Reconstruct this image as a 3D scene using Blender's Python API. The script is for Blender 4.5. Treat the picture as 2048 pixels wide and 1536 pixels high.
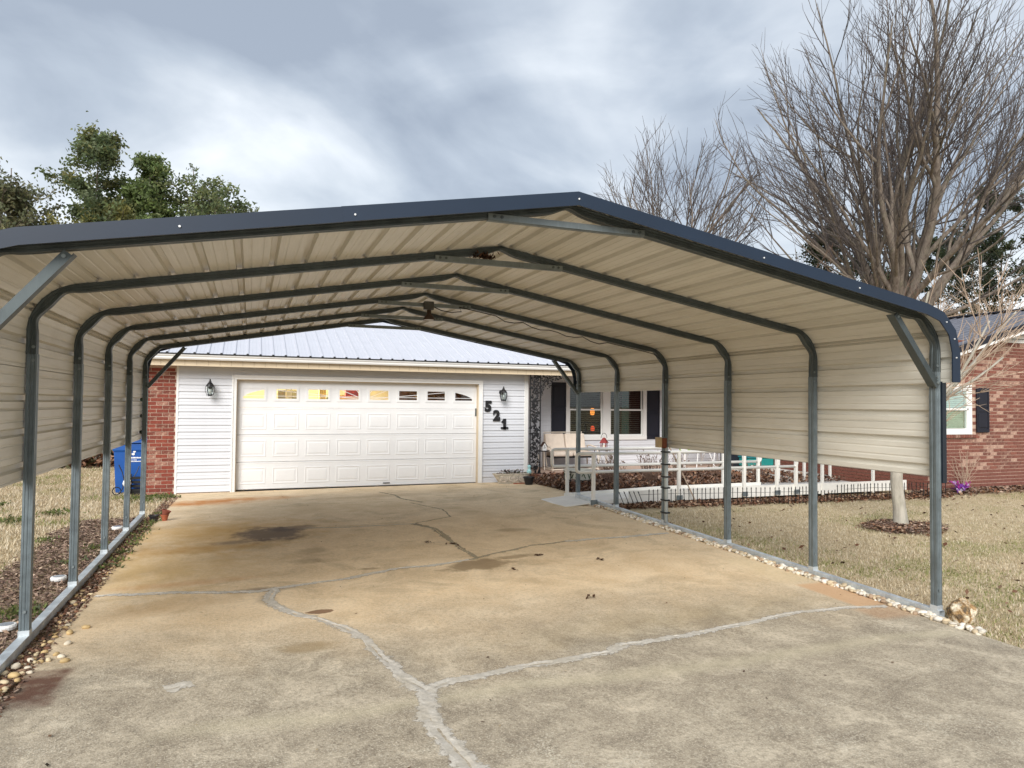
import bpy, bmesh, math, random
from mathutils import Vector, Matrix, noise
R = random.Random(7)
sc = bpy.context.scene
col = sc.collection
for o in list(bpy.data.objects): bpy.data.objects.remove(o)

# ---------------------------------------------------------------- camera
FPX = 1386.06
yaw, pitch, roll = .3604, .0287, .010
cd = bpy.data.cameras.new('camera'); cam = bpy.data.objects.new('camera', cd); col.objects.link(cam)
cd.sensor_width = 36; cd.lens = FPX / 2048 * 36; cd.clip_start = .05; cd.clip_end = 3000
fw = Vector((math.sin(yaw)*math.cos(pitch), math.cos(yaw)*math.cos(pitch), math.sin(pitch)))
rt = Vector((math.cos(yaw), -math.sin(yaw), 0)); up = rt.cross(fw)
r2 = rt*math.cos(roll) + up*math.sin(roll); u2 = -rt*math.sin(roll) + up*math.cos(roll)
M = Matrix((r2, u2, -fw)).transposed().to_4x4(); M.translation = (1.3534, -4.152, 1.5776)
cam.matrix_world = M
sc.camera = cam
# ---------------------------------------------------------------- world: overcast sky
SUN_EL, SUN_AZ = math.radians(33), math.radians(212)      # azimuth clockwise from +Y: light comes from behind and left of the camera
w = bpy.data.worlds.new('World'); sc.world = w; w.use_nodes = True
def world():
    nt = w.node_tree; N = nt.nodes; L = nt.links; N.clear()
    def nd(t, **k):
        n = N.new(t)
        for a, b in k.items(): setattr(n, a, b)
        return n
    sky = nd('ShaderNodeTexSky', sky_type='NISHITA'); sky.sun_disc = False
    sky.sun_elevation = SUN_EL; sky.sun_rotation = SUN_AZ; sky.air_density = 1.2; sky.dust_density = 2
    tc = nd('ShaderNodeTexCoord'); sep = nd('ShaderNodeSeparateXYZ'); L.new(tc.outputs['Generated'], sep.inputs[0])
    def math_(op, a, b=None, clamp=False):
        m = nd('ShaderNodeMath', operation=op); m.use_clamp = clamp
        for i, v in enumerate((a, b)):
            if v is None: continue
            if isinstance(v, (int, float)): m.inputs[i].default_value = v
            else: L.new(v, m.inputs[i])
        return m.outputs[0]
    z = math_('ADD', math_('MAXIMUM', sep.outputs[2], 0), .34)
    cx = math_('DIVIDE', sep.outputs[0], z); cy = math_('DIVIDE', sep.outputs[1], z)
    comb = nd('ShaderNodeCombineXYZ'); L.new(cx, comb.inputs[0]); L.new(cy, comb.inputs[1])
    def noise_(scale, detail, rough, dist, off):
        mp = nd('ShaderNodeMapping'); L.new(comb.outputs[0], mp.inputs[0]); mp.inputs['Location'].default_value = off
        mp.inputs['Rotation'].default_value = (0, 0, .5); mp.inputs['Scale'].default_value = (1, 1.1, 1)
        n = nd('ShaderNodeTexNoise'); L.new(mp.outputs[0], n.inputs['Vector'])
        n.inputs['Scale'].default_value = scale; n.inputs['Detail'].default_value = detail
        n.inputs['Roughness'].default_value = rough; n.inputs['Distortion'].default_value = dist
        return n.outputs[0]
    a = noise_(.9, 7, .52, .5, (3.1, 1.7, 0)); b = noise_(2.1, 6, .5, .5, (7.3, 2.2, 0))
    v = math_('ADD', math_('MULTIPLY', a, .60), math_('MULTIPLY', b, .40)); v = math_('ADD', math_('MULTIPLY', math_('SUBTRACT', v, .5), 1.25), .465)
    # brighter toward the horizon as cloud decks are
    hz = math_('SUBTRACT', 1, math_('MULTIPLY', math_('MAXIMUM', sep.outputs[2], 0), 2.1), True)
    hz = math_('MULTIPLY', math_('POWER', hz, 2.0), .15)
    v2 = math_('ADD', v, hz)
    cr = nd('ShaderNodeValToRGB'); L.new(v2, cr.inputs[0]); e = cr.color_ramp.elements
    e[0].position = .38; e[0].color = (3.0, 3.45, 4.15, 1)
    e[1].position = .68; e[1].color = (8.8, 9.1, 9.4, 1)
    m1 = e.new(.46); m1.color = (4.0, 4.5, 5.2, 1)
    m2 = e.new(.55); m2.color = (5.7, 6.15, 6.7, 1)
    mix = nd('ShaderNodeMix', data_type='RGBA'); mix.inputs[0].default_value = .88
    L.new(sky.outputs[0], mix.inputs[6]); L.new(cr.outputs[0], mix.inputs[7])
    bg = nd('ShaderNodeBackground'); bg.inputs[1].default_value = .053; L.new(mix.outputs[2], bg.inputs[0])
    out = nd('ShaderNodeOutputWorld'); L.new(bg.outputs[0], out.inputs[0])
world()
sl = bpy.data.lights.new('sun', 'SUN'); sl.energy = 1.5; sl.angle = math.radians(35); sl.color = (1, .975, .94)
so = bpy.data.objects.new('sun', sl); col.objects.link(so)
sd = Vector((math.sin(SUN_AZ)*math.cos(SUN_EL), math.cos(SUN_AZ)*math.cos(SUN_EL), math.sin(SUN_EL)))
so.rotation_euler = sd.to_track_quat('Z', 'Y').to_euler()
sc.view_settings.view_transform = 'Standard'; sc.view_settings.look = 'None'
sc.view_settings.exposure = 1.45; sc.view_settings.gamma = 1
sc.render.engine = 'CYCLES'; sc.render.resolution_x = 1024; sc.render.resolution_y = 768
sc.cycles.max_bounces = 8; sc.cycles.diffuse_bounces = 5; sc.cycles.transparent_max_bounces = 8

# ---------------------------------------------------------------- helpers
class Mat:
    def __init__(s, name):
        s.m = bpy.data.materials.new(name); s.m.use_nodes = True
        s.t = s.m.node_tree; s.N = s.t.nodes; s.L = s.t.links
        s.b = s.N['Principled BSDF']; s.tc = None
    def nd(s, t, ins=None, **k):
        n = s.N.new('ShaderNode' + t)
        for a, b in k.items(): setattr(n, a, b)
        for a, b in (ins or {}).items():
            if hasattr(b, 'is_linked'): s.L.new(b, n.inputs[a])
            else: n.inputs[a].default_value = b
        return n
    def co(s):
        if not s.tc: s.tc = s.nd('TexCoord')
        return s.tc.outputs['Object']
    def noise(s, scale, detail=4, rough=.55, dist=0, vec=None, sc3=None, loc=None):
        v = vec or s.co()
        if sc3 or loc:
            v = s.nd('Mapping', {0: v, 'Scale': sc3 or (1, 1, 1), 'Location': loc or (0, 0, 0)}).outputs[0]
        return s.nd('TexNoise', {'Vector': v, 'Scale': scale, 'Detail': detail, 'Roughness': rough, 'Distortion': dist}).outputs[0]
    def math(s, op, a, b=0., clamp=False):
        n = s.nd('Math', {0: a, 1: b}, operation=op); n.use_clamp = clamp; return n.outputs[0]
    def ramp(s, fac, *stops):
        n = s.nd('ValToRGB', {0: fac}); e = n.color_ramp.elements
        for i, (p, c) in enumerate(stops):
            q = e[i] if i < 2 else e.new(p)
            q.position = p; q.color = tuple(c) + (1,) if len(c) == 3 else c
        return n.outputs[0]
    def val(s, fac, p0, p1, a=0., b=1.):
        return s.nd('MapRange', {0: fac, 1: p0, 2: p1, 3: a, 4: b}, clamp=True).outputs[0]
    def mix(s, fac, a, b, mode='MIX'):
        n = s.nd('Mix', {0: fac, 6: a if hasattr(a, 'is_linked') else tuple(a)+(1,), 7: b if hasattr(b, 'is_linked') else tuple(b)+(1,)}, data_type='RGBA', blend_type=mode)
        return n.outputs[2]
    def set(s, **k):
        for a, b in k.items():
            a = {'color': 'Base Color', 'rough': 'Roughness', 'metal': 'Metallic', 'normal': 'Normal', 'spec': 'Specular IOR Level', 'emit': 'Emission Color', 'es': 'Emission Strength', 'alpha': 'Alpha', 'coat': 'Coat Weight'}[a]
            if hasattr(b, 'is_linked'): s.L.new(b, s.b.inputs[a])
            else: s.b.inputs[a].default_value = tuple(b)+(1,) if isinstance(b, tuple) else b
        return s
    def bump(s, hgt, strength=.3, dist=.01):
        s.set(normal=s.nd('Bump', {'Height': hgt, 'Strength': strength, 'Distance': dist}).outputs[0]); return s

def plain(name, c, rough=.6, metal=0, var=.12, scale=6, bump=0, spec=.5):
    m = Mat(name); n = m.noise(scale, 5)
    m.set(color=m.mix(m.val(n, .3, .7), tuple(x*(1-var) for x in c), tuple(min(1, x*(1+var)) for x in c)), rough=rough, metal=metal, spec=spec)
    if bump: m.bump(m.noise(scale*8, 4), bump, .004)
    return m.m

class MB:
    def __init__(s): s.v = []; s.f = []; s.c = []
    def add(s, vs, fs):
        k = len(s.v); s.v += [tuple(p) for p in vs]; s.f += [tuple(i+k for i in f) for f in fs]; return s
    def box(s, x0, x1, y0, y1, z0, z1):
        return s.add([(x, y, z) for z in (z0, z1) for y in (y0, y1) for x in (x0, x1)],
                     [(0, 2, 3, 1), (4, 5, 7, 6), (0, 1, 5, 4), (2, 6, 7, 3), (0, 4, 6, 2), (1, 3, 7, 5)])
    def bar(s, a, b, w, t, up=(0, 0, 1)):          # box from a to b, w wide across, t thick along up
        a = Vector(a); b = Vector(b); d = (b-a).normalized(); u = Vector(up)
        sdir = d.cross(u).normalized(); u = sdir.cross(d)
        vs = [p + sdir*i*w/2 + u*j*t/2 for p in (a, b) for i, j in ((-1, -1), (1, -1), (1, 1), (-1, 1))]
        return s.add(vs, [(3, 2, 1, 0), (4, 5, 6, 7), (0, 1, 5, 4), (1, 2, 6, 5), (2, 3, 7, 6), (3, 0, 4, 7)])
    def tube(s, pts, r, n=8, caps=True, closed=False):
        pts = [Vector(p) for p in pts]; rs = r if isinstance(r, (list, tuple)) else [r]*len(pts)
        k0 = len(s.v); m = len(pts); ref = None
        for i, p in enumerate(pts):
            a = pts[(i-1) % m] if (i > 0 or closed) else p; b = pts[(i+1) % m] if (i < m-1 or closed) else p
            d = (b-a).normalized() if (b-a).length > 1e-9 else Vector((0, 0, 1))
            if ref is None: ref = d.orthogonal().normalized()
            ref = (ref - d*ref.dot(d))
            ref = ref.normalized() if ref.length > 1e-6 else d.orthogonal().normalized()
            q = d.cross(ref)
            for j in range(n):
                t = 2*math.pi*j/n
                s.v.append(tuple(p + (ref*math.cos(t) + q*math.sin(t))*rs[i]))
        for i in range(m if closed else m-1):
            i2 = (i+1) % m
            for j in range(n):
                j2 = (j+1) % n
                s.f.append((k0+i*n+j, k0+i*n+j2, k0+i2*n+j2, k0+i2*n+j))
        if caps and not closed:
            s.f.append(tuple(k0+j for j in range(n))[::-1]); s.f.append(tuple(k0+(m-1)*n+j for j in range(n)))
        return s
    def prism(s, poly, a, b, axis='y'):            # poly: 2D loop in the plane normal to axis
        f = {'y': lambda p, t: (p[0], t, p[1]), 'x': lambda p, t: (t, p[0], p[1]), 'z': lambda p, t: (p[0], p[1], t)}[axis]
        n = len(poly)
        return s.add([f(p, a) for p in poly] + [f(p, b) for p in poly],
                     [tuple(range(n)), tuple(range(2*n-1, n-1, -1))] + [(i, (i+1) % n + 0, (i+1) % n + n, i+n)[::-1] for i in range(n)])
    def lathe(s, prof, c=(0, 0, 0), n=20, caps=True):  # prof: (r, z)
        k = len(s.v)
        for r, z in prof:
            for j in range(n):
                t = 2*math.pi*j/n; s.v.append((c[0]+r*math.cos(t), c[1]+r*math.sin(t), c[2]+z))
        for i in range(len(prof)-1):
            for j in range(n):
                j2 = (j+1) % n; s.f.append((k+i*n+j, k+i*n+j2, k+(i+1)*n+j2, k+(i+1)*n+j))
        if caps:
            s.f.append(tuple(k+j for j in range(n))[::-1]); s.f.append(tuple(k+(len(prof)-1)*n+j for j in range(n)))
        return s
    def build(s, name, mat, parent=None, smooth=False, fix=True, colors=None, bevel=0):
        me = bpy.data.meshes.new(name); me.from_pydata(s.v, [], s.f)
        if fix and len(s.f) < 60000:
            bm = bmesh.new(); bm.from_mesh(me); bmesh.ops.recalc_face_normals(bm, faces=bm.faces)
            bm.to_mesh(me); bm.free()
        me.materials.append(mat)
        if smooth: me.polygons.foreach_set('use_smooth', [True]*len(me.polygons))
        if colors:
            at = me.color_attributes.new('Col', 'FLOAT_COLOR', 'POINT')
            at.data.foreach_set('color', [x for c in colors for x in (c[0], c[1], c[2], 1)])
        return link(name, me, parent, bevel)
def link(name, me, parent=None, bevel=0):
    o = bpy.data.objects.new(name, me); col.objects.link(o)
    if parent: setp(o, parent)
    if bevel:
        b = o.modifiers.new('bevel', 'BEVEL'); b.width = bevel; b.segments = 2; b.limit_method = 'ANGLE'
    return o
ROOT = {}
def wloc(o):
    return ROOT.get(o.name, Vector((0, 0, 0)))
def setp(o, parent):
    o.parent = parent
    o.matrix_parent_inverse = Matrix.Translation(-wloc(parent))
def tag(o, label, cat=None, group=None, kind=None):
    if label: o['label'] = label
    if cat: o['category'] = cat
    if group: o['group'] = group
    if kind: o['kind'] = kind
    return o
def thing(name, label, cat, loc=(0, 0, 0), group=None):
    o = bpy.data.objects.new(name, None); col.objects.link(o); o.location = loc; o.empty_display_size = .1
    ROOT[o.name] = Vector(loc)
    return tag(o, label, cat, group)
def lerp(a, b, t): return a + (b-a)*min(max(t, 0), 1)
def gh(x, y):                                       # height of the ground
    a = lerp(-.06, -.18, (y-5.5)/4.5)
    b = -.15 + .0156*min(max(y, 0), 5.5) if y < 5.5 else lerp(-.064, -.15, (y-5.5)/4.5)
    return lerp(a, b, x/6.684)
def hsv(c, dv): return tuple(max(0, min(1, x*dv)) for x in c)

# ---------------------------------------------------------------- materials
def m_concrete():
    m = Mat('concrete'); co = m.co(); sep = m.nd('SeparateXYZ', {0: co}); X, Y = sep.outputs[0], sep.outputs[1]
    big = m.noise(.55, 5, .6, .6); med = m.noise(2.3, 6, .65, .4); fine = m.noise(38, 4, .7); sp = m.noise(110, 2, .6)
    sandy = m.ramp(med, (.3, (.64, .475, .285)), (.7, (.82, .65, .435)))
    sandy = m.mix(m.val(m.noise(1.1, 6, .7, 1.2, loc=(3, 9, 0)), .5, .7, 0, .6), sandy, (.36, .27, .155))
    # weathered grey front apron: exposed aggregate and algae
    edge = m.math('ADD', Y, m.math('MULTIPLY', m.math('SUBTRACT', big, .5), 2.6))
    ap = m.val(edge, .2, 1.7, 1, 0)
    g = m.ramp(m.noise(3.2, 7, .68, .5), (.32, (.25, .205, .15)), (.5, (.38, .32, .235)), (.68, (.60, .515, .385)))
    speck = m.val(m.noise(75, 3, .8), .48, .62)
    patch = m.val(m.noise(2.6, 6, .72, .8, loc=(5, 1, 0)), .52, .68, 0, .8)
    g = m.mix(m.math('MULTIPLY', speck, m.math('ADD', patch, .25)), g, (.62, .56, .44))
    c = m.mix(ap, sandy, g)
    c = m.mix(m.math('MULTIPLY', m.val(fine, .45, .66), m.math('ADD', .35, m.math('MULTIPLY', ap, .4))), c, m.mix(.6, c, (.10, .08, .055)))
    c = m.mix(m.val(sp, .52, .70, 0, .5), c, (.78, .69, .53))
    wob = m.math('MULTIPLY', m.math('SUBTRACT', m.noise(4.5, 6, .65), .5), 1.0)
    def stain(c, x, y, rx, ry, ang, colr, k, soft=.6, wb=1.):
        dx = m.math('SUBTRACT', X, x); dy = m.math('SUBTRACT', Y, y); ca, sa = math.cos(ang), math.sin(ang)
        u = m.math('DIVIDE', m.math('ADD', m.math('MULTIPLY', dx, ca), m.math('MULTIPLY', dy, sa)), rx)
        v = m.math('DIVIDE', m.math('SUBTRACT', m.math('MULTIPLY', dy, ca), m.math('MULTIPLY', dx, sa)), ry)
        d = m.math('SQRT', m.math('ADD', m.math('MULTIPLY', u, u), m.math('MULTIPLY', v, v)))
        d = m.math('ADD', d, m.math('MULTIPLY', wob, 1.6*wb))
        return m.mix(m.val(d, soft, 1.05, k, 0), c, colr)
    rust, oil, brown = (.46, .17, .03), (.10, .075, .065), (.22, .15, .075)
    for a in [(1.0, 8.9, 1.5, .42, .18, rust, .9, .1), (.5, 8.5, 1.1, .3, .1, rust, .8, .1), (1.0, 5.3, 1.6, 1.3, 0, (.52, .30, .07), .75, .0), (.5, 3.4, 1.2, 1.2, 0, (.56, .36, .12), .6, .0),
              (.55, 4.3, 1.2, .35, .05, (.44, .25, .07), .7, .0), (.9, 2.75, .8, .12, .1, rust, .4, .1), (.75, 2.0, .7, .25, .3, (.40, .24, .09), .45, .1),
              (2.6, 7.2, 2.4, 1.2, 0, (.40, .27, .12), .35, .0),
              (1.62, 5.0, .46, .52, 0, oil, .8, .65), (1.9, 5.3, .35, .2, .2, oil, .6, .6), (1.2, 4.55, .3, .14, .1, oil, .5, .4),
              (3.6, 2.72, .42, .22, .25, brown, .75, .7), (4.1, 2.95, .3, .1, .2, brown, .6, .6), (1.5, 2.34, .32, .1, 0, oil, .6, .3), (1.5, 2.05, .09, .22, 0, oil, .5, .2),
              (1.9, 1.55, .11, .05, .1, (.2, .11, .06), .9, .9), (2.0, 3.35, .28, .14, 0, brown, .45, .4), (2.05, 3.85, .2, .18, 0, brown, .4, .4),
              (1.75, .75, .22, .12, 0, (.30, .21, .10), .6, .5), (4.6, 4.4, .35, .16, 0, brown, .45, .4), (2.5, 2.85, .12, .06, 0, brown, .6, .5),
              (4.6, .6, 2.2, .35, .1, (.36, .27, .13), .3, .0), (5.0, 7.6, 1.0, .35, .3, (.25, .19, .11), .4, .1), (3.6, 8.6, 1.4, .3, .1, (.30, .2, .1), .4, .0)]:
        c = stain(c, *a)
    # reddish damp soil wash with a straight edge at the left front corner, peach patches at the right edge
    def box_(x0, x1, y0, y1, s):
        a = m.math('MULTIPLY', m.val(X, x0-s, x0+s), m.val(X, x1-s, x1+s, 1, 0)); b = m.math('MULTIPLY', m.val(Y, y0-s, y0+s), m.val(Y, y1-s, y1+s, 1, 0))
        return m.math('MULTIPLY', a, b)
    Xw = X
    red = m.math('MULTIPLY', box_(-.6, .37, .24, .80, .03), m.val(m.math('ADD', m.noise(5, 5), m.math('MULTIPLY', X, -.25)), .2, .5))
    c = m.mix(m.math('MULTIPLY', red, .92), c, (.125, .055, .035))
    c = m.mix(m.math('MULTIPLY', box_(6.28, 6.8, .42, 1.15, .03), .75), c, (.60, .36, .19))
    c = m.mix(m.math('MULTIPLY', box_(6.18, 6.8, .1, .40, .05), .4), c, (.50, .27, .13))
    c = m.mix(m.math('MULTIPLY', box_(6.2, 6.8, 1.2, 2.2, .12), .35), c, (.60, .47, .26))
    rid = m.math('ADD', m.math('MULTIPLY', m.math('SUBTRACT', m.noise(.8, 3), .5), .3), Y)     # lighter scuffed line along the carport's drip edge
    c = m.mix(m.math('MULTIPLY', box_(1.0, 6.5, -9, 9, .2), m.math('MULTIPLY', m.val(rid, -.42, -.30), m.val(rid, -.28, -.16, .35, 0))), c, (.62, .55, .38))
    m.set(color=c, rough=.88, spec=.25)
    m.bump(m.math('ADD', fine, m.math('MULTIPLY', m.noise(90, 3), m.math('ADD', .4, ap))), .55, .006)
    return m.m
def m_vcol(name, rough=.9, spec=.15, trans=0):
    m = Mat(name); a = m.nd('VertexColor', layer_name='Col').outputs[0]; m.set(color=a, rough=rough, spec=spec)
    if trans:
        tb = m.nd('BsdfTranslucent', {0: a}); mx = m.nd('MixShader', {0: trans, 1: m.b.outputs[0], 2: tb.outputs[0]})
        m.L.new(mx.outputs[0], m.N['Material Output'].inputs[0])
    return m.m
def m_ground():
    m = Mat('lawn_soil'); n1 = m.noise(.35, 6, .6, .5); n2 = m.noise(9, 6, .7); n3 = m.noise(40, 3, .7)
    c = m.ramp(n2, (.25, (.40, .31, .185)), (.55, (.60, .485, .31)), (.8, (.72, .60, .42)))
    c = m.mix(m.val(n1, .52, .66, 0, .5), c, (.34, .33, .13))
    c = m.mix(m.val(n3, .35, .55, .55, 0), c, (.18, .125, .06))
    m.set(color=c, rough=.95, spec=.1); m.bump(m.math('ADD', n2, n3), .8, .03); return m.m
def m_galv(name='galvanised_shaded', base=(.145, .175, .18)):
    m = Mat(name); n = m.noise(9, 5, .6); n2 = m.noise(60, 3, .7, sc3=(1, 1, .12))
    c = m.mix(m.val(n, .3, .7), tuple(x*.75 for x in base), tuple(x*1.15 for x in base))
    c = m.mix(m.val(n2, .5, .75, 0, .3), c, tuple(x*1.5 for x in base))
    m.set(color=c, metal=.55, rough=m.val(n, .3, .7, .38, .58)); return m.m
def m_sheet():
    m = Mat('cream_sheet_metal'); st = m.noise(5, 6, .65, sc3=(1, .12, 1)); st2 = m.noise(26, 4, .7, sc3=(1, .05, 1)); sp = m.noise(2.2, 5, .6)
    c = m.mix(m.val(st, .35, .7), (.58, .555, .485), (.70, .675, .60))
    c = m.mix(m.val(st2, .48, .72, 0, .3), c, (.46, .42, .33))
    c = m.mix(m.val(sp, .55, .75, 0, .35), c, (.50, .455, .36))
    m.set(color=c, rough=.42, spec=.45); return m.m
def m_vinyl(name, c, rough=.5):
    m = Mat(name); n = m.noise(3, 5, .6); g = m.noise(50, 3, .6, sc3=(.04, 1, 1))
    k = m.mix(m.val(n, .3, .75), c, tuple(x*.93 for x in c)); k = m.mix(m.val(g, .45, .75, 0, .12), k, tuple(x*.8 for x in c))
    m.set(color=k, rough=rough, spec=.4); return m.m
def m_brick(name, cs):
    m = Mat(name); oi = m.nd('ObjectInfo').outputs['Random']
    base = m.ramp(oi, (.0, cs[0]), (.35, cs[1]), (.6, cs[2]), (.85, cs[3])); 
    n = m.noise(45, 5, .7); n2 = m.noise(14, 4, .7)
    c = m.mix(m.val(n, .4, .7, 0, .55), base, m.mix(.6, base, (.05, .025, .02)))
    c = m.mix(m.math('MULTIPLY', m.val(n2, .52, .66), m.val(oi, .45, .75, .05, .75)), c, (.52, .36, .26))
    m.set(color=c, rough=.88, spec=.2); m.bump(n, .5, .004); return m.m
def m_glass(name='window_glass', tint=(.9, .95, .93)):
    m = Mat(name); fr = m.nd('Fresnel', {0: 1.45}).outputs[0]
    tr = m.nd('BsdfTransparent', {0: tint+(1,)}); gl = m.nd('BsdfGlossy', {0: (1, 1, 1, 1), 'Roughness': .02})
    mx = m.nd('MixShader', {0: m.math('ADD', m.math('MULTIPLY', fr, .6), .01, True), 1: tr.outputs[0], 2: gl.outputs[0]})
    m.L.new(mx.outputs[0], m.N['Material Output'].inputs[0]); return m.m
def m_bark(name, a, b, scale=7):
    m = Mat(name); n = m.noise(scale, 6, .7, .6, sc3=(1, 1, .25)); k = m.noise(2, 4, .6)
    c = m.mix(m.val(n, .35, .68), a, b); c = m.mix(m.val(k, .5, .7, 0, .4), c, (.22, .22, .15))
    m.set(color=c, rough=.95, spec=.1); m.bump(n, .9, .02); return m.m
def m_emit(name, c, s):
    m = Mat(name); n = m.noise(8, 3); m.set(color=c, emit=m.mix(m.val(n, .3, .7), c, tuple(x*.7 for x in c)), es=s, rough=.6); return m.m
CONC = m_concrete(); VC = m_vcol('plant_litter'); GRASS = m_vcol('grass_blades', .8, .2, .3); LEAF = m_vcol('leaves', .55, .35, .45)
SOIL = m_ground(); GALV = m_galv(base=(.088, .106, .11)); POST_LIT = m_galv('post_steel_lit', (.165, .197, .21)); RAILM = m_galv('rail_steel', (.58, .62, .64)); GALVL = m_galv('bright_galvanised', (.21, .24, .245)); SHEET = m_sheet()  # one steel, two tones: bows darkened for roof shade, posts lightened as sky-lit
NAVY = plain('navy_trim', (.006, .017, .038), .45, .0, .1, 3); BLACK = plain('black_iron', (.007, .007, .008), .5, .0, .2, 20); DARK = plain('dark_trim', (.012, .018, .028), .4, .1)
VINYL = m_vinyl('white_vinyl_siding', (.645, .655, .685)); WHITE = m_vinyl('white_paint', (.80, .79, .765), .45); DOORW = m_vinyl('garage_door_white', (.79, .79, .79), .4)
TAN = m_vinyl('tan_vinyl', (.62, .51, .36)); MORTAR = plain('mortar', (.50, .36, .28), .95, 0, .2, 30, .4)
BRICK = m_brick('red_brick', ((.27, .065, .042), (.23, .055, .038), (.17, .05, .036), (.33, .15, .11)))
BRICK2 = m_brick('wing_brick', ((.25, .095, .068), (.205, .08, .06), (.17, .068, .052), (.42, .26, .20)))
GLASS = m_glass(); ROOFM = m_vinyl('white_roof_metal', (.56, .57, .62), .4); ROOFD = m_galv('grey_roof_metal', (.20, .205, .235))
ALU = plain('white_aluminium', (.80, .775, .715), .45, .1, .06, 5); SHUT = plain('navy_shutter', (.005, .006, .015), .6, 0, .15, 9)
TERRA = plain('terracotta', (.36, .10, .045), .85, 0, .2, 20); STONEW = plain('river_stone', (.66, .58, .45), .8, 0, .25, 14)
def m_filler(name, c, k):
    m = Mat(name); e = m.nd('VertexColor', layer_name='Col').outputs[0]; n = m.noise(30, 6, .75); n2 = m.noise(5, 5, .65)
    cc = m.mix(m.val(n, .35, .7), tuple(x*.72 for x in c), tuple(min(1, x*1.15) for x in c)); cc = m.mix(m.val(n2, .45, .7, 0, .5), cc, tuple(x*y for x, y in zip(c, (.7, .64, .52))))
    m.set(color=cc, rough=.92, spec=.2); m.bump(n, .5, .004)
    v = m.math('ADD', m.nd('SeparateColor', {0: e}).outputs[0], m.math('ADD', m.math('MULTIPLY', m.math('SUBTRACT', n, .5), 1.5), m.math('MULTIPLY', m.math('SUBTRACT', n2, .5), .8)))
    tr = m.nd('BsdfTransparent'); mx = m.nd('MixShader', {0: m.val(v, .25, .45, 0, k), 1: tr.outputs[0], 2: m.b.outputs[0]}); m.L.new(mx.outputs[0], m.N['Material Output'].inputs[0]); return m.m
FILL = m_filler('crack_mortar', (.60, .56, .49), .95); FILLD = m_filler('old_crack_mortar', (.40, .36, .26), .6)
BARK1 = m_bark('pale_bark', (.12, .095, .078), (.29, .245, .205)); BARK2 = m_bark('grey_bark', (.12, .095, .08), (.27, .22, .185)); BARK3 = m_bark('sapling_bark', (.34, .31, .26), (.52, .48, .40), 14)
TWIG = plain('tan_twigs', (.40, .30, .22), .9); REDTWIG = plain('brown_twigs', (.17, .105, .075), .9)
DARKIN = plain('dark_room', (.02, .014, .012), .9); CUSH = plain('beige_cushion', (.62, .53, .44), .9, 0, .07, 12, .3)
# ---------------------------------------------------------------- ground
def ground():
    xs = [-900, -300, -120, -60, -30] + [-16+i*1. for i in range(60)] + [50, 70, 120, 300, 900]
    ys = [-400, -120, -40, -15] + [-8+i*.5 for i in range(52)] + [20, 24, 30, 40, 70, 140, 400, 1200]
    mb = MB(); nx = len(xs)
    for y in ys:
        for x in xs: mb.v.append((x, y, gh(x, y) - .03 + (.012*noise.noise(Vector((x*.7, y*.7, 0))))))
    mb.f = [(j*nx+i, j*nx+i+1, (j+1)*nx+i+1, (j+1)*nx+i) for j in range(len(ys)-1) for i in range(nx-1)]
    o = mb.build('ground', SOIL, smooth=True); tag(o, None, kind='structure')
ground()
def edge_l(y):
    return .13 + .05*noise.noise(Vector((0, y*1.3, 5))) + .03*noise.noise(Vector((0, y*5, 1))) + (.03 if y > 6 else 0) - (.10 if y > 8.6 else 0)
def edge_r(y):
    if y > 7.2: return 7.15 + .05*noise.noise(Vector((3, y*2, 1))) + max(0, 8.6-y)*.0
    if y > 6.0: return 6.62 + (y-6.0)/1.2*.5
    return 6.60 + .015*noise.noise(Vector((9, y*2, 2)))
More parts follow.
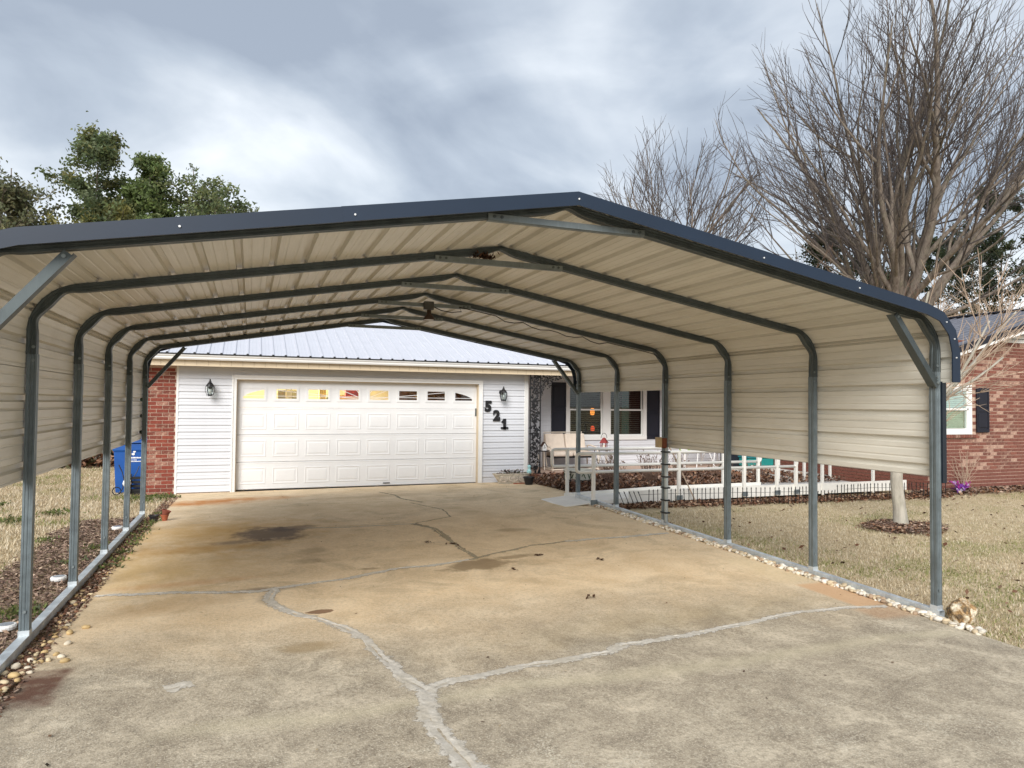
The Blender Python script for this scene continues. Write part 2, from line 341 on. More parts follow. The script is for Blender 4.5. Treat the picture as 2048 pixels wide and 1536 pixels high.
def driveway():
    ys = [-40, -20, -12, -8, -6, -4.5, -3.5, -2.5, -1.5, -.8, -.3, 0, .2, .34, .36] + [.5+i*.25 for i in range(39)] + [10.32]
    mb = MB(); n = 9
    for y in ys:
        a, b = edge_l(y), edge_r(y)
        for i in range(n):
            x = a+(b-a)*i/(n-1); mb.v.append((x, y, gh(x, y)))
        mb.v.append((a, y, gh(a, y)-.12)); mb.v.append((b, y, gh(b, y)-.12))
    k = n+2
    for j in range(len(ys)-1):
        for i in range(n-1): mb.f.append((j*k+i, j*k+i+1, (j+1)*k+i+1, (j+1)*k+i))
        mb.f.append((j*k+n, j*k, (j+1)*k, (j+1)*k+n)); mb.f.append((j*k+n-1, j*k+n+1, (j+1)*k+n+1, (j+1)*k+n-1))
    o = mb.build('driveway', CONC); tag(o, None, kind='structure')
    ap = MB(); ya = [y for y in ys if y < .355]; xa = [-30, -8, -4.5, -3, -2, -1, -.5, 0]
    for y in ya:
        for x in xa: ap.v.append((x, y, gh(x, y)))
        ap.v.append((edge_l(y), y, gh(edge_l(y), y)))
    ap.f = [(j*9+i, j*9+i+1, (j+1)*9+i+1, (j+1)*9+i) for j in range(len(ya)-1) for i in range(8)]
    tag(ap.build('driveway_apron', CONC), None, kind='structure')
    # mortar smeared into the cracks: raised irregular ribbons
    def ribbon(pts, w0, w1, name, mat, jag=.012, dz=.004):
        P = [Vector(p) for p in pts]; out = []
        for a, b in zip(P[:-1], P[1:]):
            m = max(2, int((b-a).length/.03))
            for i in range(m): out.append(a.lerp(b, i/m))
        out.append(P[-1]); mb = MB(); N = len(out); ec = []
        for i, p in enumerate(out):
            d = out[min(i+1, N-1)]-out[max(i-1, 0)]; q = Vector((-d.y, d.x)).normalized()
            t = i/(N-1); wd = w0+(w1-w0)*t
            p = p + q*(.02*noise.noise(Vector((p.x*3, p.y*3, 0)))+.008*noise.noise(Vector((p.x*17, p.y*17, 3))))
            for s in (-1, -.45, 0, .45, 1):
                ec.append((1-abs(s)*.95,)*3)
                e = p + q*s*(wd/2)*(1.05+.55*noise.noise(Vector((p.x*2.3, p.y*2.3, s*2)))+.6*noise.noise(Vector((p.x*11, p.y*11, s*7))) + (R.uniform(-.25, .25) if abs(s) == 1 else 0)*(wd > .02))
                hz = dz + (-.003 if abs(s) == 1 else .0005+.002*noise.noise(Vector((e.x*25, e.y*25, 1))))
                mb.v.append((e.x, e.y, gh(e.x, e.y)+hz - (0.005 if s == 0 and noise.noise(Vector((p.x*4, p.y*4, 8))) > .05 else 0)))
        mb.f = [(i*5+j, i*5+j+1, i*5+j+6, i*5+j+5) for i in range(N-1) for j in range(4)]
        q = mb.build(name, mat, o, colors=ec); return q
    C1 = [(.17, 2.52), (.44, 2.48), (.74, 2.46), (1.06, 2.36), (1.46, 2.29), (1.57, 2.34), (1.85, 2.43), (2.16, 2.49), (2.47, 2.65), (2.78, 2.77), (3.1, 2.79), (3.57, 2.93)]
    C1b = [(3.57, 2.93), (3.89, 3.14), (4.45, 3.41), (4.96, 3.54)]
    C1c = [(4.96, 3.54), (5.46, 3.58), (5.97, 3.6), (6.5, 3.65)]
    C2 = [(1.57, 2.31), (1.54, 1.99), (1.59, 1.76), (1.71, 1.54), (1.88, 1.33), (2.04, 1.09), (2.14, .79)]
    C2b = [(2.14, .79), (2.2, .38), (2.24, .1), (2.34, -.16), (2.29, -.46), (2.29, -.78), (2.34, -1.08), (2.5, -1.6)]
    C3 = [(2.34, -.16), (2.51, -.08), (2.71, -.06), (3.0, .02), (3.21, .02), (3.52, .07), (3.68, .07), (3.85, .17), (4.07, .19), (4.43, .22), (4.79, .29), (5.19, .36), (5.66, .43), (6.08, .43), (6.54, .37)]
    tag(ribbon(C1, .10, .09, 'crack_filler', FILL), 'pale mortar filling the crack across the left half')
    ribbon(C1b, .07, .07, 'crack_filler', FILLD); ribbon(C1c, .10, .11, 'crack_filler', FILL)
    ribbon(C2, .13, .11, 'crack_filler', FILL); tag(ribbon(C2b, .12, .17, 'crack_filler', FILL), 'wide pale mortar in the crack nearest the camera')
    ribbon(C3, .12, .08, 'crack_filler', FILL)
    ribbon([(3.48, 5.19), (3.64, 4.73), (3.63, 3.85), (3.66, 3.0)], .13, .07, 'crack_filler', FILLD)
    ribbon([(3.7, 9.3), (3.89, 8.69), (3.87, 8.1), (4.11, 7.39)], .06, .07, 'crack_filler', FILLD)
    ribbon([(2.0, 5.25), (2.7, 5.15), (3.48, 5.19)], .03, .03, 'crack_filler', FILL)
    ribbon([(3.9, 7.4), (4.2, 6.4), (4.1, 5.6), (3.5, 5.2)], .03, .03, 'crack_filler', FILLD)
    ribbon([(.93, .28), (1.07, .33)], .16, .12, 'crack_filler', FILL, .02)
driveway()

# ---------------------------------------------------------------- carport
S = 1.3476; T = .06; W = 6.684; XM = 3.312; XW = W/2; BR = .35; BZ = 2.03; SLP = math.radians(9.9)
NF = 6; YB = (NF-1)*S
def rail_z(side, y): return 0. if side < 0 else -.089 + .0156*y
def outer_path(side, off=0., zb=1.79):
    """arc-length samples of the outer line of the frame, from zb up to the peak: list of (x, z, nx, nz, s)"""
    cx = -.065 + BR; r = BR + off
    pts = [(-.065-off, zb, -1, 0), (-.065-off, BZ, -1, 0)]
    k = 14; turn = math.pi/2 - SLP
    for i in range(1, k+1):
        a = turn*i/k; nx, nz = -math.cos(a), math.sin(a)
        pts.append((cx + r*nx, BZ + r*nz, nx, nz))
    ex, ez, nx, nz = pts[-1]
    pts.append((XM if side < 0 else 2*XW-XM, 2.916 + off*1.015, nx, nz))
    out = []; s = 0
    for i, p in enumerate(pts):
        if i: s += math.hypot(p[0]-pts[i-1][0], p[1]-pts[i-1][1])
        x, nx = (p[0], p[2]) if side < 0 else (2*XW - p[0], -p[2])
        out.append((x, p[1], nx, p[3], s))
    return out
def path_at(P, s):
    s = max(P[0][4], min(P[-1][4], s))
    for a, b in zip(P[:-1], P[1:]):
        if s <= b[4]:
            t = (s-a[4])/max(1e-9, b[4]-a[4]); break
    n = Vector((a[2]+(b[2]-a[2])*t, a[3]+(b[3]-a[3])*t)).normalized()
    return a[0]+(b[0]-a[0])*t, a[1]+(b[1]-a[1])*t, n.x, n.y
def carport():
    cp = thing('carport', 'open metal carport with navy trim, cream sheet panels and galvanised posts', 'carport', (XM, YB/2, -.06))
    # one frame: fluted square section swept over the bow
    g = .004; h = T/2
    sec = [(-h, -h), (-h+.012, -h), (-h+.016, -h+g), (-.005, -h+g), (-.002, -h), (.002, -h), (.005, -h+g), (h-.016, -h+g), (h-.012, -h), (h, -h),
           (h, -.006), (h-g, -.003), (h-g, .003), (h, .006), (h, h), (-h, h)]     # (across: + is inner side, y)
    def sweep(stations, yc):                     # stations: (x,z,nx,nz,inner_scale) along the centre line, n = outward normal
        mb = MB(); k = len(sec)
        for x, z, nx, nz, sc_ in stations:
            for u, y in sec:
                uu = u if u < 0 else u - (1-sc_)*.05
                mb.v.append((x - nx*uu, yc + y*(1 if u < .029 else .98), z - nz*uu))
        for i in range(len(stations)-1):
            for j in range(k):
                j2 = (j+1) % k; mb.f.append((i*k+j, i*k+j2, (i+1)*k+j2, (i+1)*k+j))
        mb.f.append(tuple(range(k))); mb.f.append(tuple((len(stations)-1)*k+j for j in range(k)))
        return mb
    bolt = MB().tube([(0, 0, 0), (0, -.006, 0)], .011, 8); bolt_me = None
    def add_bolt(x, y, z, parent, mat=GALVL, r=1.):
        nonlocal bolt_me
        if bolt_me is None:
            o = bolt.build('bolt', mat, parent); bolt_me = {mat.name: o.data}
        else:
            if mat.name not in bolt_me: me = list(bolt_me.values())[0].copy(); me.materials[0] = mat; bolt_me[mat.name] = me
            o = link('bolt', bolt_me[mat.name], parent)
        o.location = (x, y, z); o.scale = (r, 1, r)
    ZJ = 1.88
    for k in range(NF):
        yc = k*S + h
        st = []
        for side in (-1, 1):
            P = outer_path(side, -h, ZJ)
            L = P[-1][4]; s0 = BZ-ZJ; s1 = s0 + (BR-h)*(math.pi/2-SLP); seq = []
            ss = [0, s0*.5, s0] + [s0+(s1-s0)*i/26 for i in range(1, 27)] + [s1+.05, s1+(L-s1)*.5, L-.25] + [L-.25+.25*i/10 for i in range(1, 11)]
            for s in ss:
                x, z, nx, nz = path_at(P, s); u = (s-s0)/(s1-s0)
                f = 1 - .32*math.exp(-((u-.2)/.13)**2) - .34*math.exp(-((u-.82)/.13)**2) + .16*math.exp(-((u-.5)/.13)**2)
                f -= .55*math.exp(-((L-s)/.09)**2)
                seq.append((x, z, nx, nz, f))
            st += seq if side < 0 else [q for q in seq[::-1]]
        # blend the two normals at the peak
        st = st[:len(st)//2-1] + [(XM, st[len(st)//2-1][1], 0, 1, st[len(st)//2-1][4])] + st[len(st)//2+1:]
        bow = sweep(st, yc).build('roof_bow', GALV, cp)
        for side in (-1, 1):
            xo = -h if side < 0 else W+h
            zb = rail_z(side, yc); n = Vector((side, 0, 0))
            post = sweep([(xo, z, side, 0, 1) for z in (zb, zb+.4, 1.2, ZJ+.002)], yc)
            p = post.build('post', POST_LIT, cp)
            MB().box(xo-h-.003, xo+h+.003, yc-h-.003, yc+h+.003, zb-.001, zb+.035).build('post_sleeve', RAILM, p)
            for dz in (-.04, .05): add_bolt(xo+side*-.008, yc-h, ZJ+dz, p)
            add_bolt(xo-side*.002, yc-h, zb+.16, p)
            if k in (0, NF-1):
                a = Vector((.46 if side < 0 else W-.46, yc-h-.012, 2.335)); b = Vector((-.005 if side < 0 else W+.005, yc-h-.012, 1.76))
                kb = MB(); kb.bar(a, b, .05, .02, (0, 1, 0)); kb.bar(a+Vector((side*-.024, .03, -.002)), b+Vector((side*-.024, .03, -.002)), .004, .07, (0, 1, 0))
                q = kb.build('knee_brace', GALV, cp)
                add_bolt(a.x+side*.02, yc-h-.022, a.z-.02, q); add_bolt(b.x-side*.01, yc-h-.022, b.z+.03, q)
        zc = 2.766
        pb = MB(); pb.box(XM-.57, XM+.57, yc-h-.016, yc-h-.003, zc-.02, zc+.02); pb.box(XM-.57, XM+.57, yc-h-.003, yc-h+.03, zc-.024, zc-.02)
        q = pb.build('peak_brace', GALVL, cp)
        for dx in (-.53, -.48, .48, .53): add_bolt(XM+dx, yc-h-.016, zc+.002, q, GALV)
    for side in (-1, 1):
        y0, y1 = -.02, YB+T+.02; xo = -h if side < 0 else W+h; mb = MB()
        z0, z1 = rail_z(side, y0), rail_z(side, y1)
        vs = [(xo+dx, y, z-dz) for y, z in ((y0, z0), (y1, z1)) for dx, dz in ((-h, T), (h, T), (h, 0), (-h, 0))]
        mb.add(vs, [(0, 1, 5, 4), (1, 2, 6, 5), (2, 3, 7, 6), (3, 0, 4, 7), (4, 5, 6, 7)])
        vs = [(xo+dx*.86, y, z-T/2+dz*.86) for y, z in ((y0, z0), (y0+.4, z0)) for dx, dz in ((-h, -h), (h, -h), (h, h), (-h, h))]
        mb.add(vs, [(0, 1, 5, 4), (1, 2, 6, 5), (2, 3, 7, 6), (3, 0, 4, 7), (4, 5, 6, 7)])
        mb.build('base_rail', RAILM, cp, fix=False)
    # ribbed sheets
    def sheet(P, s0, s1, y0, y1, name, base=0.):
        prof = []; pitch_ = .2285; n0 = math.floor((s0-base)/pitch_)-1; marks = [(s0, 0), (s1, 0)]
        i = n0
        while base+i*pitch_ < s1+.2:
            c = base+i*pitch_ + .0
            for ds, d in ((-.030, 0), (-.018, .028), (.018, .028), (.030, 0)): marks.append((c+ds, d))
            for mth in (.33, .66):
                cc = c+pitch_*mth
                for ds, d in ((-.010, 0), (-.005, .0035), (.005, .0035), (.010, 0)): marks.append((cc+ds, d))
            i += 1
        for s in [q[4] for q in P]:
            if s0 < s < s1 and all(abs(s-a) > .012 for a, _ in marks): marks.append((s, 0))
        ms = sorted((a, d) for a, d in marks if s0-1e-6 <= a <= s1+1e-6)
        mb = MB(); k = 0
        for s, d in ms:
            x, z, nx, nz = path_at(P, s)
            dd = d + .002 + (.0025 if s > s1-.03 else 0)
            for y in (y0, y1): mb.v.append((x+nx*dd, y, z+nz*dd))
        mb.f = [(2*i, 2*i+1, 2*i+3, 2*i+2) for i in range(len(ms)-1)]
        o = mb.build(name, SHEET, cp, fix=False)
        md = o.modifiers.new('gauge', 'SOLIDIFY'); md.thickness = .0012; md.offset = 1 if 1 else 0
        return o
    YF, YR = -.145, YB+T+.16
    for side in (-1, 1):
        P = outer_path(side, 0, 1.79); L = P[-1][4]; b = L; cuts = [0, .754, 1.668, 2.582, 3.496, L]
        for a, c in zip(cuts[:-1], cuts[1:]): sheet(P, a, min(L, c+.02), YF+.014, YR-.014, 'roof_panel', -.046)
        Pv = [(P[0][0], z, P[0][2], 0, z-1.0) for z in (1.0, 2.0)]
        y0, y1 = (-.0, YB+T) if side < 0 else (-.0, 3*S+T)
        Pv2 = [(x+nx*.004, z, nx, nz, s) for x, z, nx, nz, s in Pv]
        zb = 1.03 if side < 0 else .975
        o = sheet(Pv2, zb-1.0, zb-1.0+.5, y0, y1, 'side_panel', zb-1.0+.10); o2 = sheet(Pv2, zb-1.0+.48, 1.84-1.0+.02, y0, y1, 'side_panel', zb-1.0+.10)
        # folded dark trim on the front edge of the side sheet
        xo = P[0][0]
        MB().box(min(xo-.03*0, xo+side*.045), max(xo, xo+side*.045), -.012, .03, zb-.02, 1.80).build('side_trim', DARK, cp)
    # roof trim front and rear: folded L following slope, bend facets and drop
    for Y, sgn in ((YF, 1), (YR, -1)):
        for side in (-1, 1):
            P = outer_path(side, 0, 1.79); L = P[-1][4]
            s0 = .24; s1 = .24+BR*(math.pi/2-SLP)
            for seg in ((0, s0+.0, s0+(s1-s0)*.36, s0+(s1-s0)*.72, s1+.04), (s1+.04, 2.35), (2.35, L)):
                mb = MB(); rows = []
                for s in seg:
                    x, z, nx, nz = path_at(P, s)
                    if s >= L-1e-6: nx, nz = 0, 1/math.cos(SLP)
                    o_ = .036 + (.0015 if seg[0] == 2.35 else 0); dd = .088
                    pr = [(o_, .065*sgn), (o_, 0), (o_-dd, 0), (o_-dd, .010*sgn), (o_-dd+.004, .010*sgn), (o_-.003, .003*sgn), (o_-.003, .065*sgn)]
                    rows.append([(x+nx*a, Y+b2-(.0012*sgn if seg[0] == 2.35 else 0), z+nz*a) for a, b2 in pr])
                for r_ in rows: mb.v += r_
                k = 7
                mb.f = [(i*k+j, i*k+(j+1) % k, (i+1)*k+(j+1) % k, (i+1)*k+j) for i in range(len(rows)-1) for j in range(k)]
                mb.f += [tuple(range(k)), tuple((len(rows)-1)*k+j for j in range(k))]
                q = mb.build('roof_trim', NAVY, cp)
                if sgn > 0:
                    sl_ = {0: (.2, .36, .53), 1: (1.5,), 2: (2.42,)}[0 if seg[0] == 0 else 1 if seg[0] != 2.35 else 2]
                    for s in sl_:
                        x, z, nx, nz = path_at(P, s); add_bolt(x-nx*.015, Y-.0015, z-nz*.015, q, SCREW, .55)
            if sgn > 0 and side > 0: add_bolt(XM, Y-.003, path_at(P, L)[1]-.012, q, SCREW, .55)
    return cp
SCREW = plain('zinc_screw', (.75, .75, .74), .4, .3)
CP = carport()

# ---------------------------------------------------------------- house
D = 10.325; ZB = -.17; PB = D + 1.35; PF = .03           # garage front, porch back wall, porch floor
def house():
    hs = thing('house', 'red brick and white siding ranch house with pale metal roof and white garage door', 'house', (7, D, ZB))
    CO = .1275
    def boards(parent, x0, x1, z0, z1, y, mat=VINYL, holes=()):
        z = z0
        me_cache = {}
        while z < z1-.01:
            zt = min(z+CO, z1); spans = [(x0, x1)]
            for hx0, hx1, hz0, hz1 in holes:
                if zt > hz0+.001 and z < hz1-.001:
                    spans = [q for a, b in spans for q in ((a, min(b, hx0)), (max(a, hx1), b)) if q[1]-q[0] > .01]
            for a, b in spans:
                hgt = zt-z
                key = (round(a, 3), round(b, 3), round(hgt, 3))
                if key not in me_cache:
                    m = MB(); m.prism([(0, .012), (-.012, .012), (-.014, 0), (-.024, 0), (-.025, .008), (-.015, hgt*.48), (-.019, hgt*.50), (-.019, hgt*.53), (-.006, hgt+.010), (0, hgt+.010)], a, b, 'x')
                    o = m.build('siding_board', mat, parent); me_cache[key] = o.data
                else: o = link('siding_board', me_cache[key], parent)
                o.location = (0, y, z)
            z += CO
    # --- garage front
    gw = MB(); gw.box(-.43, .045, D, D+.12, ZB-.1, 2.35); gw.box(.045, 1.0, D+.004, D+.12, ZB-.1, 2.35); gw.box(6.12, 7.19, D+.004, D+.12, ZB-.1, 2.35); gw.box(1.0, 6.12, D+.004, D+.12, 2.05, 2.35)
    gw.box(-.43, -.31, D+.12, D+6.5, ZB-.1, 2.35); gw.box(7.07, 7.19, D+.12, D+6.5, ZB-.1, 2.35)
    g = gw.build('garage_wall', MORTAR, hs)
    boards(g, .075, 1.03, ZB+.01, 2.27, D+.004); boards(g, 6.10, 7.11, ZB+.01, 2.27, D+.004); boards(g, 1.03, 6.10, 2.07, 2.27, D+.004)
    for a, b, n in ((.040, .080, 'corner_trim'), (7.105, 7.20, 'corner_trim')): MB().box(a, b, D-.022, D+.01, ZB-.02, 2.27).build(n, WHITE, hs, bevel=.003)
    # brick pier left of the garage siding
    def bricks(parent, x0, x1, z0, z1, y, mat, limit=None, holes=(), off0=0., L_=.193, H_=.058, J=.0125, name='brick', sel=None, stuff=None):
        CH = H_+J; r = 0; z = z0; cache = {}; rest = MB(); cnt = 0
        while z+H_ <= z1+.001:
            x = x0 - ((r % 2)*(L_+J)/2 + off0)
            while x < x1:
                a, b = max(x, x0), min(x+L_, x1)
                ok = b-a > .03 and not any(b > h0 and a < h1 and z+H_ > h2 and z < h3 for h0, h1, h2, h3 in holes)
                if ok:
                    key = round(b-a, 2); jit = R.uniform(-.002, .003)
                    if stuff is not None and not sel(a, z):
                        rest.box(a, b, y-.008-jit, y+.02, z, z+H_)
                    else:
                        if key not in cache:
                            m = MB().box(0, b-a, -.008, .02, 0, H_); o = m.build(name, mat, parent); cache[key] = o.data
                            bv = None
                        else: o = link(name, cache[key], parent)
                        o.location = (a, y-jit, z); cnt += 1
                x += L_+J
            z += CH; r += 1
        if stuff is not None and rest.v: tag(rest.build(stuff, mat, parent), None, kind='stuff')
        return cnt
    pier = MB().box(-.428, .040, D-.004, D+.004, ZB-.05, 2.27).build('brick_pier', MORTAR, hs)
    bricks(pier, -.43, .040, ZB-.03, 2.23, D-.004, BRICK, off0=.06)
    # door surround
    df = MB(); df.box(1.02, 1.10, D-.045, D+.02, ZB-.03, 2.0); df.box(6.03, 6.11, D-.045, D+.02, ZB-.03, 2.0); df.box(1.02, 6.11, D-.045, D+.02, 2.0, 2.075)
    df.box(1.03, 6.10, D-.058, D-.045, 2.045, 2.085); df.box(1.015, 1.045, D-.058, D-.045, ZB-.03, 2.085); df.box(6.085, 6.115, D-.058, D-.045, ZB-.03, 2.085)
    dfo = df.build('door_frame', WHITE, hs, bevel=.004)
    jb = MB(); jb.box(1.10, 1.115, D+.0, D+.16, ZB, 2.0); jb.box(6.015, 6.03, D+.0, D+.16, ZB, 2.0); jb.box(1.10, 6.03, D+.0, D+.16, 1.985, 2.0); jb.build('door_jamb', TAN, dfo)
    # --- garage door
    YD = D+.10; gx0, gx1, gz0, gz1 = 1.105, 6.025, ZB+.015, 1.99; SH = (gz1-gz0)/4; CW = (gx1-gx0)/8
    gd = MB().box(gx0, gx1, YD+.03, YD+.045, gz0, gz0+3*SH).build('garage_door', DOORW, hs)
    for r in range(3):
        z = gz0+r*SH; m = MB(); m.prism([(YD+.028, z+.002), (YD, z+.004), (YD-.003, z+.012), (YD-.003, z+.03), (YD, z+.034), (YD, z+SH-.034), (YD-.003, z+SH-.03), (YD-.003, z+SH-.010), (YD+.004, z+SH-.003), (YD+.028, z+SH-.002)], gx0, gx1, 'x')
        m.build('door_section', DOORW, gd)
    rp = None
    for r in range(3):
        for c in range(8):
            x = gx0+(c+.5)*CW; z = gz0+(r+.5)*SH
            if rp is None:
                def ring(w, h, y): return [(-w, y, -h), (w, y, -h), (w, y, h), (-w, y, h)]
                m = MB(); k = 0
                rings = [ring(.245, .165, .0035), ring(.238, .158, -.002), ring(.225, .145, -.003), ring(.215, .135, .0035), ring(.200, .120, .0038), ring(.170, .095, -.002)]
                for q in rings: m.v += q
                for i in range(len(rings)-1):
                    for j in range(4): m.f.append((i*4+j, i*4+(j+1) % 4, (i+1)*4+(j+1) % 4, (i+1)*4+j))
                m.f.append((20, 21, 22, 23)); o = m.build('raised_panel', DOORW, gd); rp = o.data
            else: o = link('raised_panel', rp, gd)
            o.location = (x, YD-.004, z)
    # top section with eight sunburst lites
    z = gz0+3*SH; hw, hh = .205, .108; zc = z+SH*.52
    m = MB()
    xs = [gx0] + [q for c in range(8) for q in (gx0+(c+.5)*CW-hw, gx0+(c+.5)*CW+hw)] + [gx1]
    for i in range(0, len(xs), 2): m.box(xs[i], xs[i+1], YD, YD+.03, z+.002, gz1)
    m.box(gx0, gx1, YD-.0012, YD+.03, z+.002, zc-hh); m.box(gx0, gx1, YD-.0012, YD+.03, zc+hh, gz1)
    m.build('door_section', DOORW, gd)
    xm = (gx0+gx1)/2; AX = (gx1-gx0)/2-.10
    for c in range(8):
        x0, x1 = gx0+(c+.5)*CW-hw, gx0+(c+.5)*CW+hw
        f = MB()
        for a, b, cc, d in ((x0-.035, x1+.035, zc-hh-.035, zc-hh+.012), (x0-.035, x1+.035, zc+hh-.012, zc+hh+.035), (x0-.035, x0+.012, zc-hh+.012, zc+hh-.012), (x1-.012, x1+.035, zc-hh+.012, zc+hh-.012)): f.box(a, b, YD-.012, YD+.01, cc, d)
        # arched fill above the sunburst
        n = 14; zt = zc+hh-.012; zb = zc-hh+.012; H = 2*hh+.10
        for i in range(n):
            xa, xb = x0+.012+(x1-x0-.024)*i/n, x0+.012+(x1-x0-.024)*(i+1)/n
            za, zz = [zb + H*math.sqrt(max(0, 1-((q-xm)/AX)**2)) if abs(q-xm) < AX else zb for q in (xa, xb)]
            if min(za, zz) < zt: f.prism([(xa, min(za, zt)), (xb, min(zz, zt)), (xb, zt+.001), (xa, zt+.001)], YD-.004, YD+.004, 'y')
            f.prism([(xa, min(za, zt)-.004), (xb, min(zz, zt)-.004), (xb, min(zz, zt)+.006), (xa, min(za, zt)+.006)], YD-.008, YD+.002, 'y')
        # rays from the hub
        for a in (12, 28, 50):
            for sg in (-1, 1):
                p0 = Vector((xm, YD-.002, zb)); dr = Vector((sg*math.cos(math.radians(a))*(2.2 if a < 20 else 1.3 if a < 40 else 1), 0, math.sin(math.radians(a))))
                # clip to the lite
                ts = [t for t in [i*.004 for i in range(500)] if x0+.012 < (p0+dr*t).x < x1-.012 and zb < (p0+dr*t).z < zt and (p0+dr*t).z < zb+H*math.sqrt(max(0, 1-(((p0+dr*t).x-xm)/AX)**2))]
                if ts and ts[-1]-ts[0] > .03: f.bar(p0+dr*ts[0], p0+dr*ts[-1], .006, .012, (0, 0, 1))
        f.bar((x0+.012, YD-.002, zb+.05), (x1-.012, YD-.002, zb+.05), .008, .011)
        if c in (3, 4):
            k = MB(); pr = [(xm+.11*math.cos(t*math.pi/10), zb-.004+.085*math.sin(t*math.pi/10)) for t in range(11)]
            pr = [(min(max(px, x0+.01), x1-.01), pz) for px, pz in pr]; f.prism(pr, YD-.009, YD+.003, 'y')
        fr = f.build('lite_frame', DOORW, gd)
        p = MB().box(x0, x1, YD+.012, YD+.016, zc-hh, zc+hh).build('pane', GLASS, gd)
    MB().box(3.98, 4.12, YD-.02, YD-.001, gz0+.045, gz0+.06).build('handle', BLACK, gd)
    MB().box(gx0, gx1, YD-.004, YD+.03, ZB-.012, gz0-.001).build('bottom_seal', BLACK, gd)
    MB().box(5.985, 6.012, YD-.012, YD+.0, 1.30, 1.47).build('keypad', GALV, gd)
    # garage interior, lit by its ceiling bulb
    rm = MB(); rm.box(-.3, 7.05, D+6.3, D+6.4, ZB, 2.35); rm.box(-.3, 7.05, D+.2, D+6.4, 2.36, 2.42); rm.box(-.3, 7.05, D+.2, D+6.4, ZB-.05, ZB)
    rm.build('garage_room', plain('drywall', (.74, .66, .48), .9), hs)
    MB().box(4.55, 7.05, D+1.6, D+1.7, ZB, 2.36).build('wood_partition', plain('dark_panelling', (.16, .065, .03), .6, 0, .35, 5), hs)
    for x0, x1, y, z0, z1, c in ((1.95, 2.5, 2.5, 1.2, 1.85, (.45, .43, .3)), (2.1, 2.25, 2.3, 1.1, 1.95, (.8, .78, .7)), (2.85, 3.0, 2.2, .9, 2.1, (.85, .62, .2)), (3.25, 3.9, 2.6, 1.35, 1.75, (.8, .62, .3)), (3.45, 3.75, 2.2, 1.72, 1.95, (.55, .04, .03)), (3.1, 3.7, 3.2, 1.0, 1.7, (.12, .14, .08))):
        MB().box(x0, x1, D+y, D+y+.2, z0, z1).build('stored_box', plain('stored', c, .8), hs, bevel=.01)
    # --- eave, gutter, fascia band
    ex0, ex1 = -.80, 13.9
    MB().box(ex0, ex1, D-.35, D+.0, 2.262, 2.275).build('soffit', TAN, hs)
    fb = MB().box(ex0, ex1, D-.362, D-.35, 2.225, 2.345).build('fascia_band', TAN, hs)
    sm = None
    k = 0
    while ex0+k*.2 < 8.6:
        x = ex0+k*.2
        if sm is None: o = MB().box(0, .006, -.366, -.3615, 2.235, 2.33).build('seam', plain('seam_tan', (.40, .32, .21), .6), fb); sm = o.data
        else: o = link('seam', sm, fb)
        o.location = (x, D, 0); k += 1
    MB().box(ex0, ex1, D-.372, D-.362, 2.222, 2.238).build('fascia_lip', TAN, hs)
    gt = MB(); gt.prism([(D-.36, 2.335), (D-.44, 2.335), (D-.455, 2.36), (D-.455, 2.385), (D-.475, 2.41), (D-.475, 2.438), (D-.468, 2.438), (D-.468, 2.42), (D-.36, 2.42)], ex0, ex1, 'x'); gt.build('gutter', WHITE, hs)
    # --- main roof: ribbed metal panels
    y0, z0, pit = D-.485, 2.452, .345; yr = D+4.2; zr = z0+(yr-y0)*pit
    rf = MB(); rf.add([(ex0, y0+.01, z0-.03), (14.5, y0+.01, z0-.03), (14.5, yr, zr-.03), (ex0, yr, zr-.03), (14.5, 2*yr-y0, z0-.03), (ex0, 2*yr-y0, z0-.03)], [(0, 1, 2, 3), (3, 2, 4, 5)])
    rfo = rf.build('roof', ROOFM, hs)
    MB().box(ex0, 14.5, y0-.002, y0+.03, z0-.022, z0-.001).build('closure_strip', BLACK, rfo)
    pm = cm = None; x = ex0
    while x < 14.4:
        if pm is None:
            m = MB(); prof = []
            for i in range(4):
                c = i*.2285
                for ds, d in ((-.028, 0), (-.014, .022), (.014, .022), (.028, 0)): prof.append((c+ds, d))
                for mm in (.36, .64):
                    for ds, d in ((-.008, 0), (0, .004), (.008, 0)): prof.append((c+.2285*mm+ds, d))
            prof.append((.914-.027, 0))
            for px, d in prof: m.v += [(px, y0, z0+d), (px, yr, zr+d)]
            m.f = [(2*i, 2*i+2, 2*i+3, 2*i+1) for i in range(len(prof)-1)]
            o = m.build('roof_panel', ROOFM, rfo); pm = o.data
            m = MB()
            for i in range(4): m.prism([(i*.2285-.028, z0-.01), (i*.2285-.013, z0+.019), (i*.2285+.013, z0+.019), (i*.2285+.028, z0-.01)], y0+.002, y0+.03, 'y')
            o2 = m.build('rib_closure', BLACK, rfo); cm = o2.data
        else: o = link('roof_panel', pm, rfo); o2 = link('rib_closure', cm, rfo)
        o.location = (x+.03, 0, 0); o2.location = (x+.03, 0, 0); x += .914
    MB().box(ex0, 14.5, yr-.15, yr+.15, zr+.005, zr+.04).build('ridge_cap', ROOFM, rfo)
    ge = MB(); ge.prism([(y0+.3, 2.3), (yr, zr-.1), (2*yr-y0-.3, 2.3)], -.43, -.31, 'x'); ge.build('gable_wall', VINYL, hs)
    # --- porch back wall, floor, ceiling
    WX0, WX1, WZ0, WZ1 = 8.76, 11.09, .68, 2.14
    hole = (WX0+.06, WX1-.06, WZ0+.06, WZ1-.06)
    pw = MB(); pw.box(7.19, hole[0], PB, PB+.12, PF-.2, 2.5); pw.box(hole[1], 14.0, PB, PB+.12, PF-.2, 2.5); pw.box(hole[0], hole[1], PB, PB+.12, PF-.2, hole[2]); pw.box(hole[0], hole[1], PB, PB+.12, hole[3], 2.5)
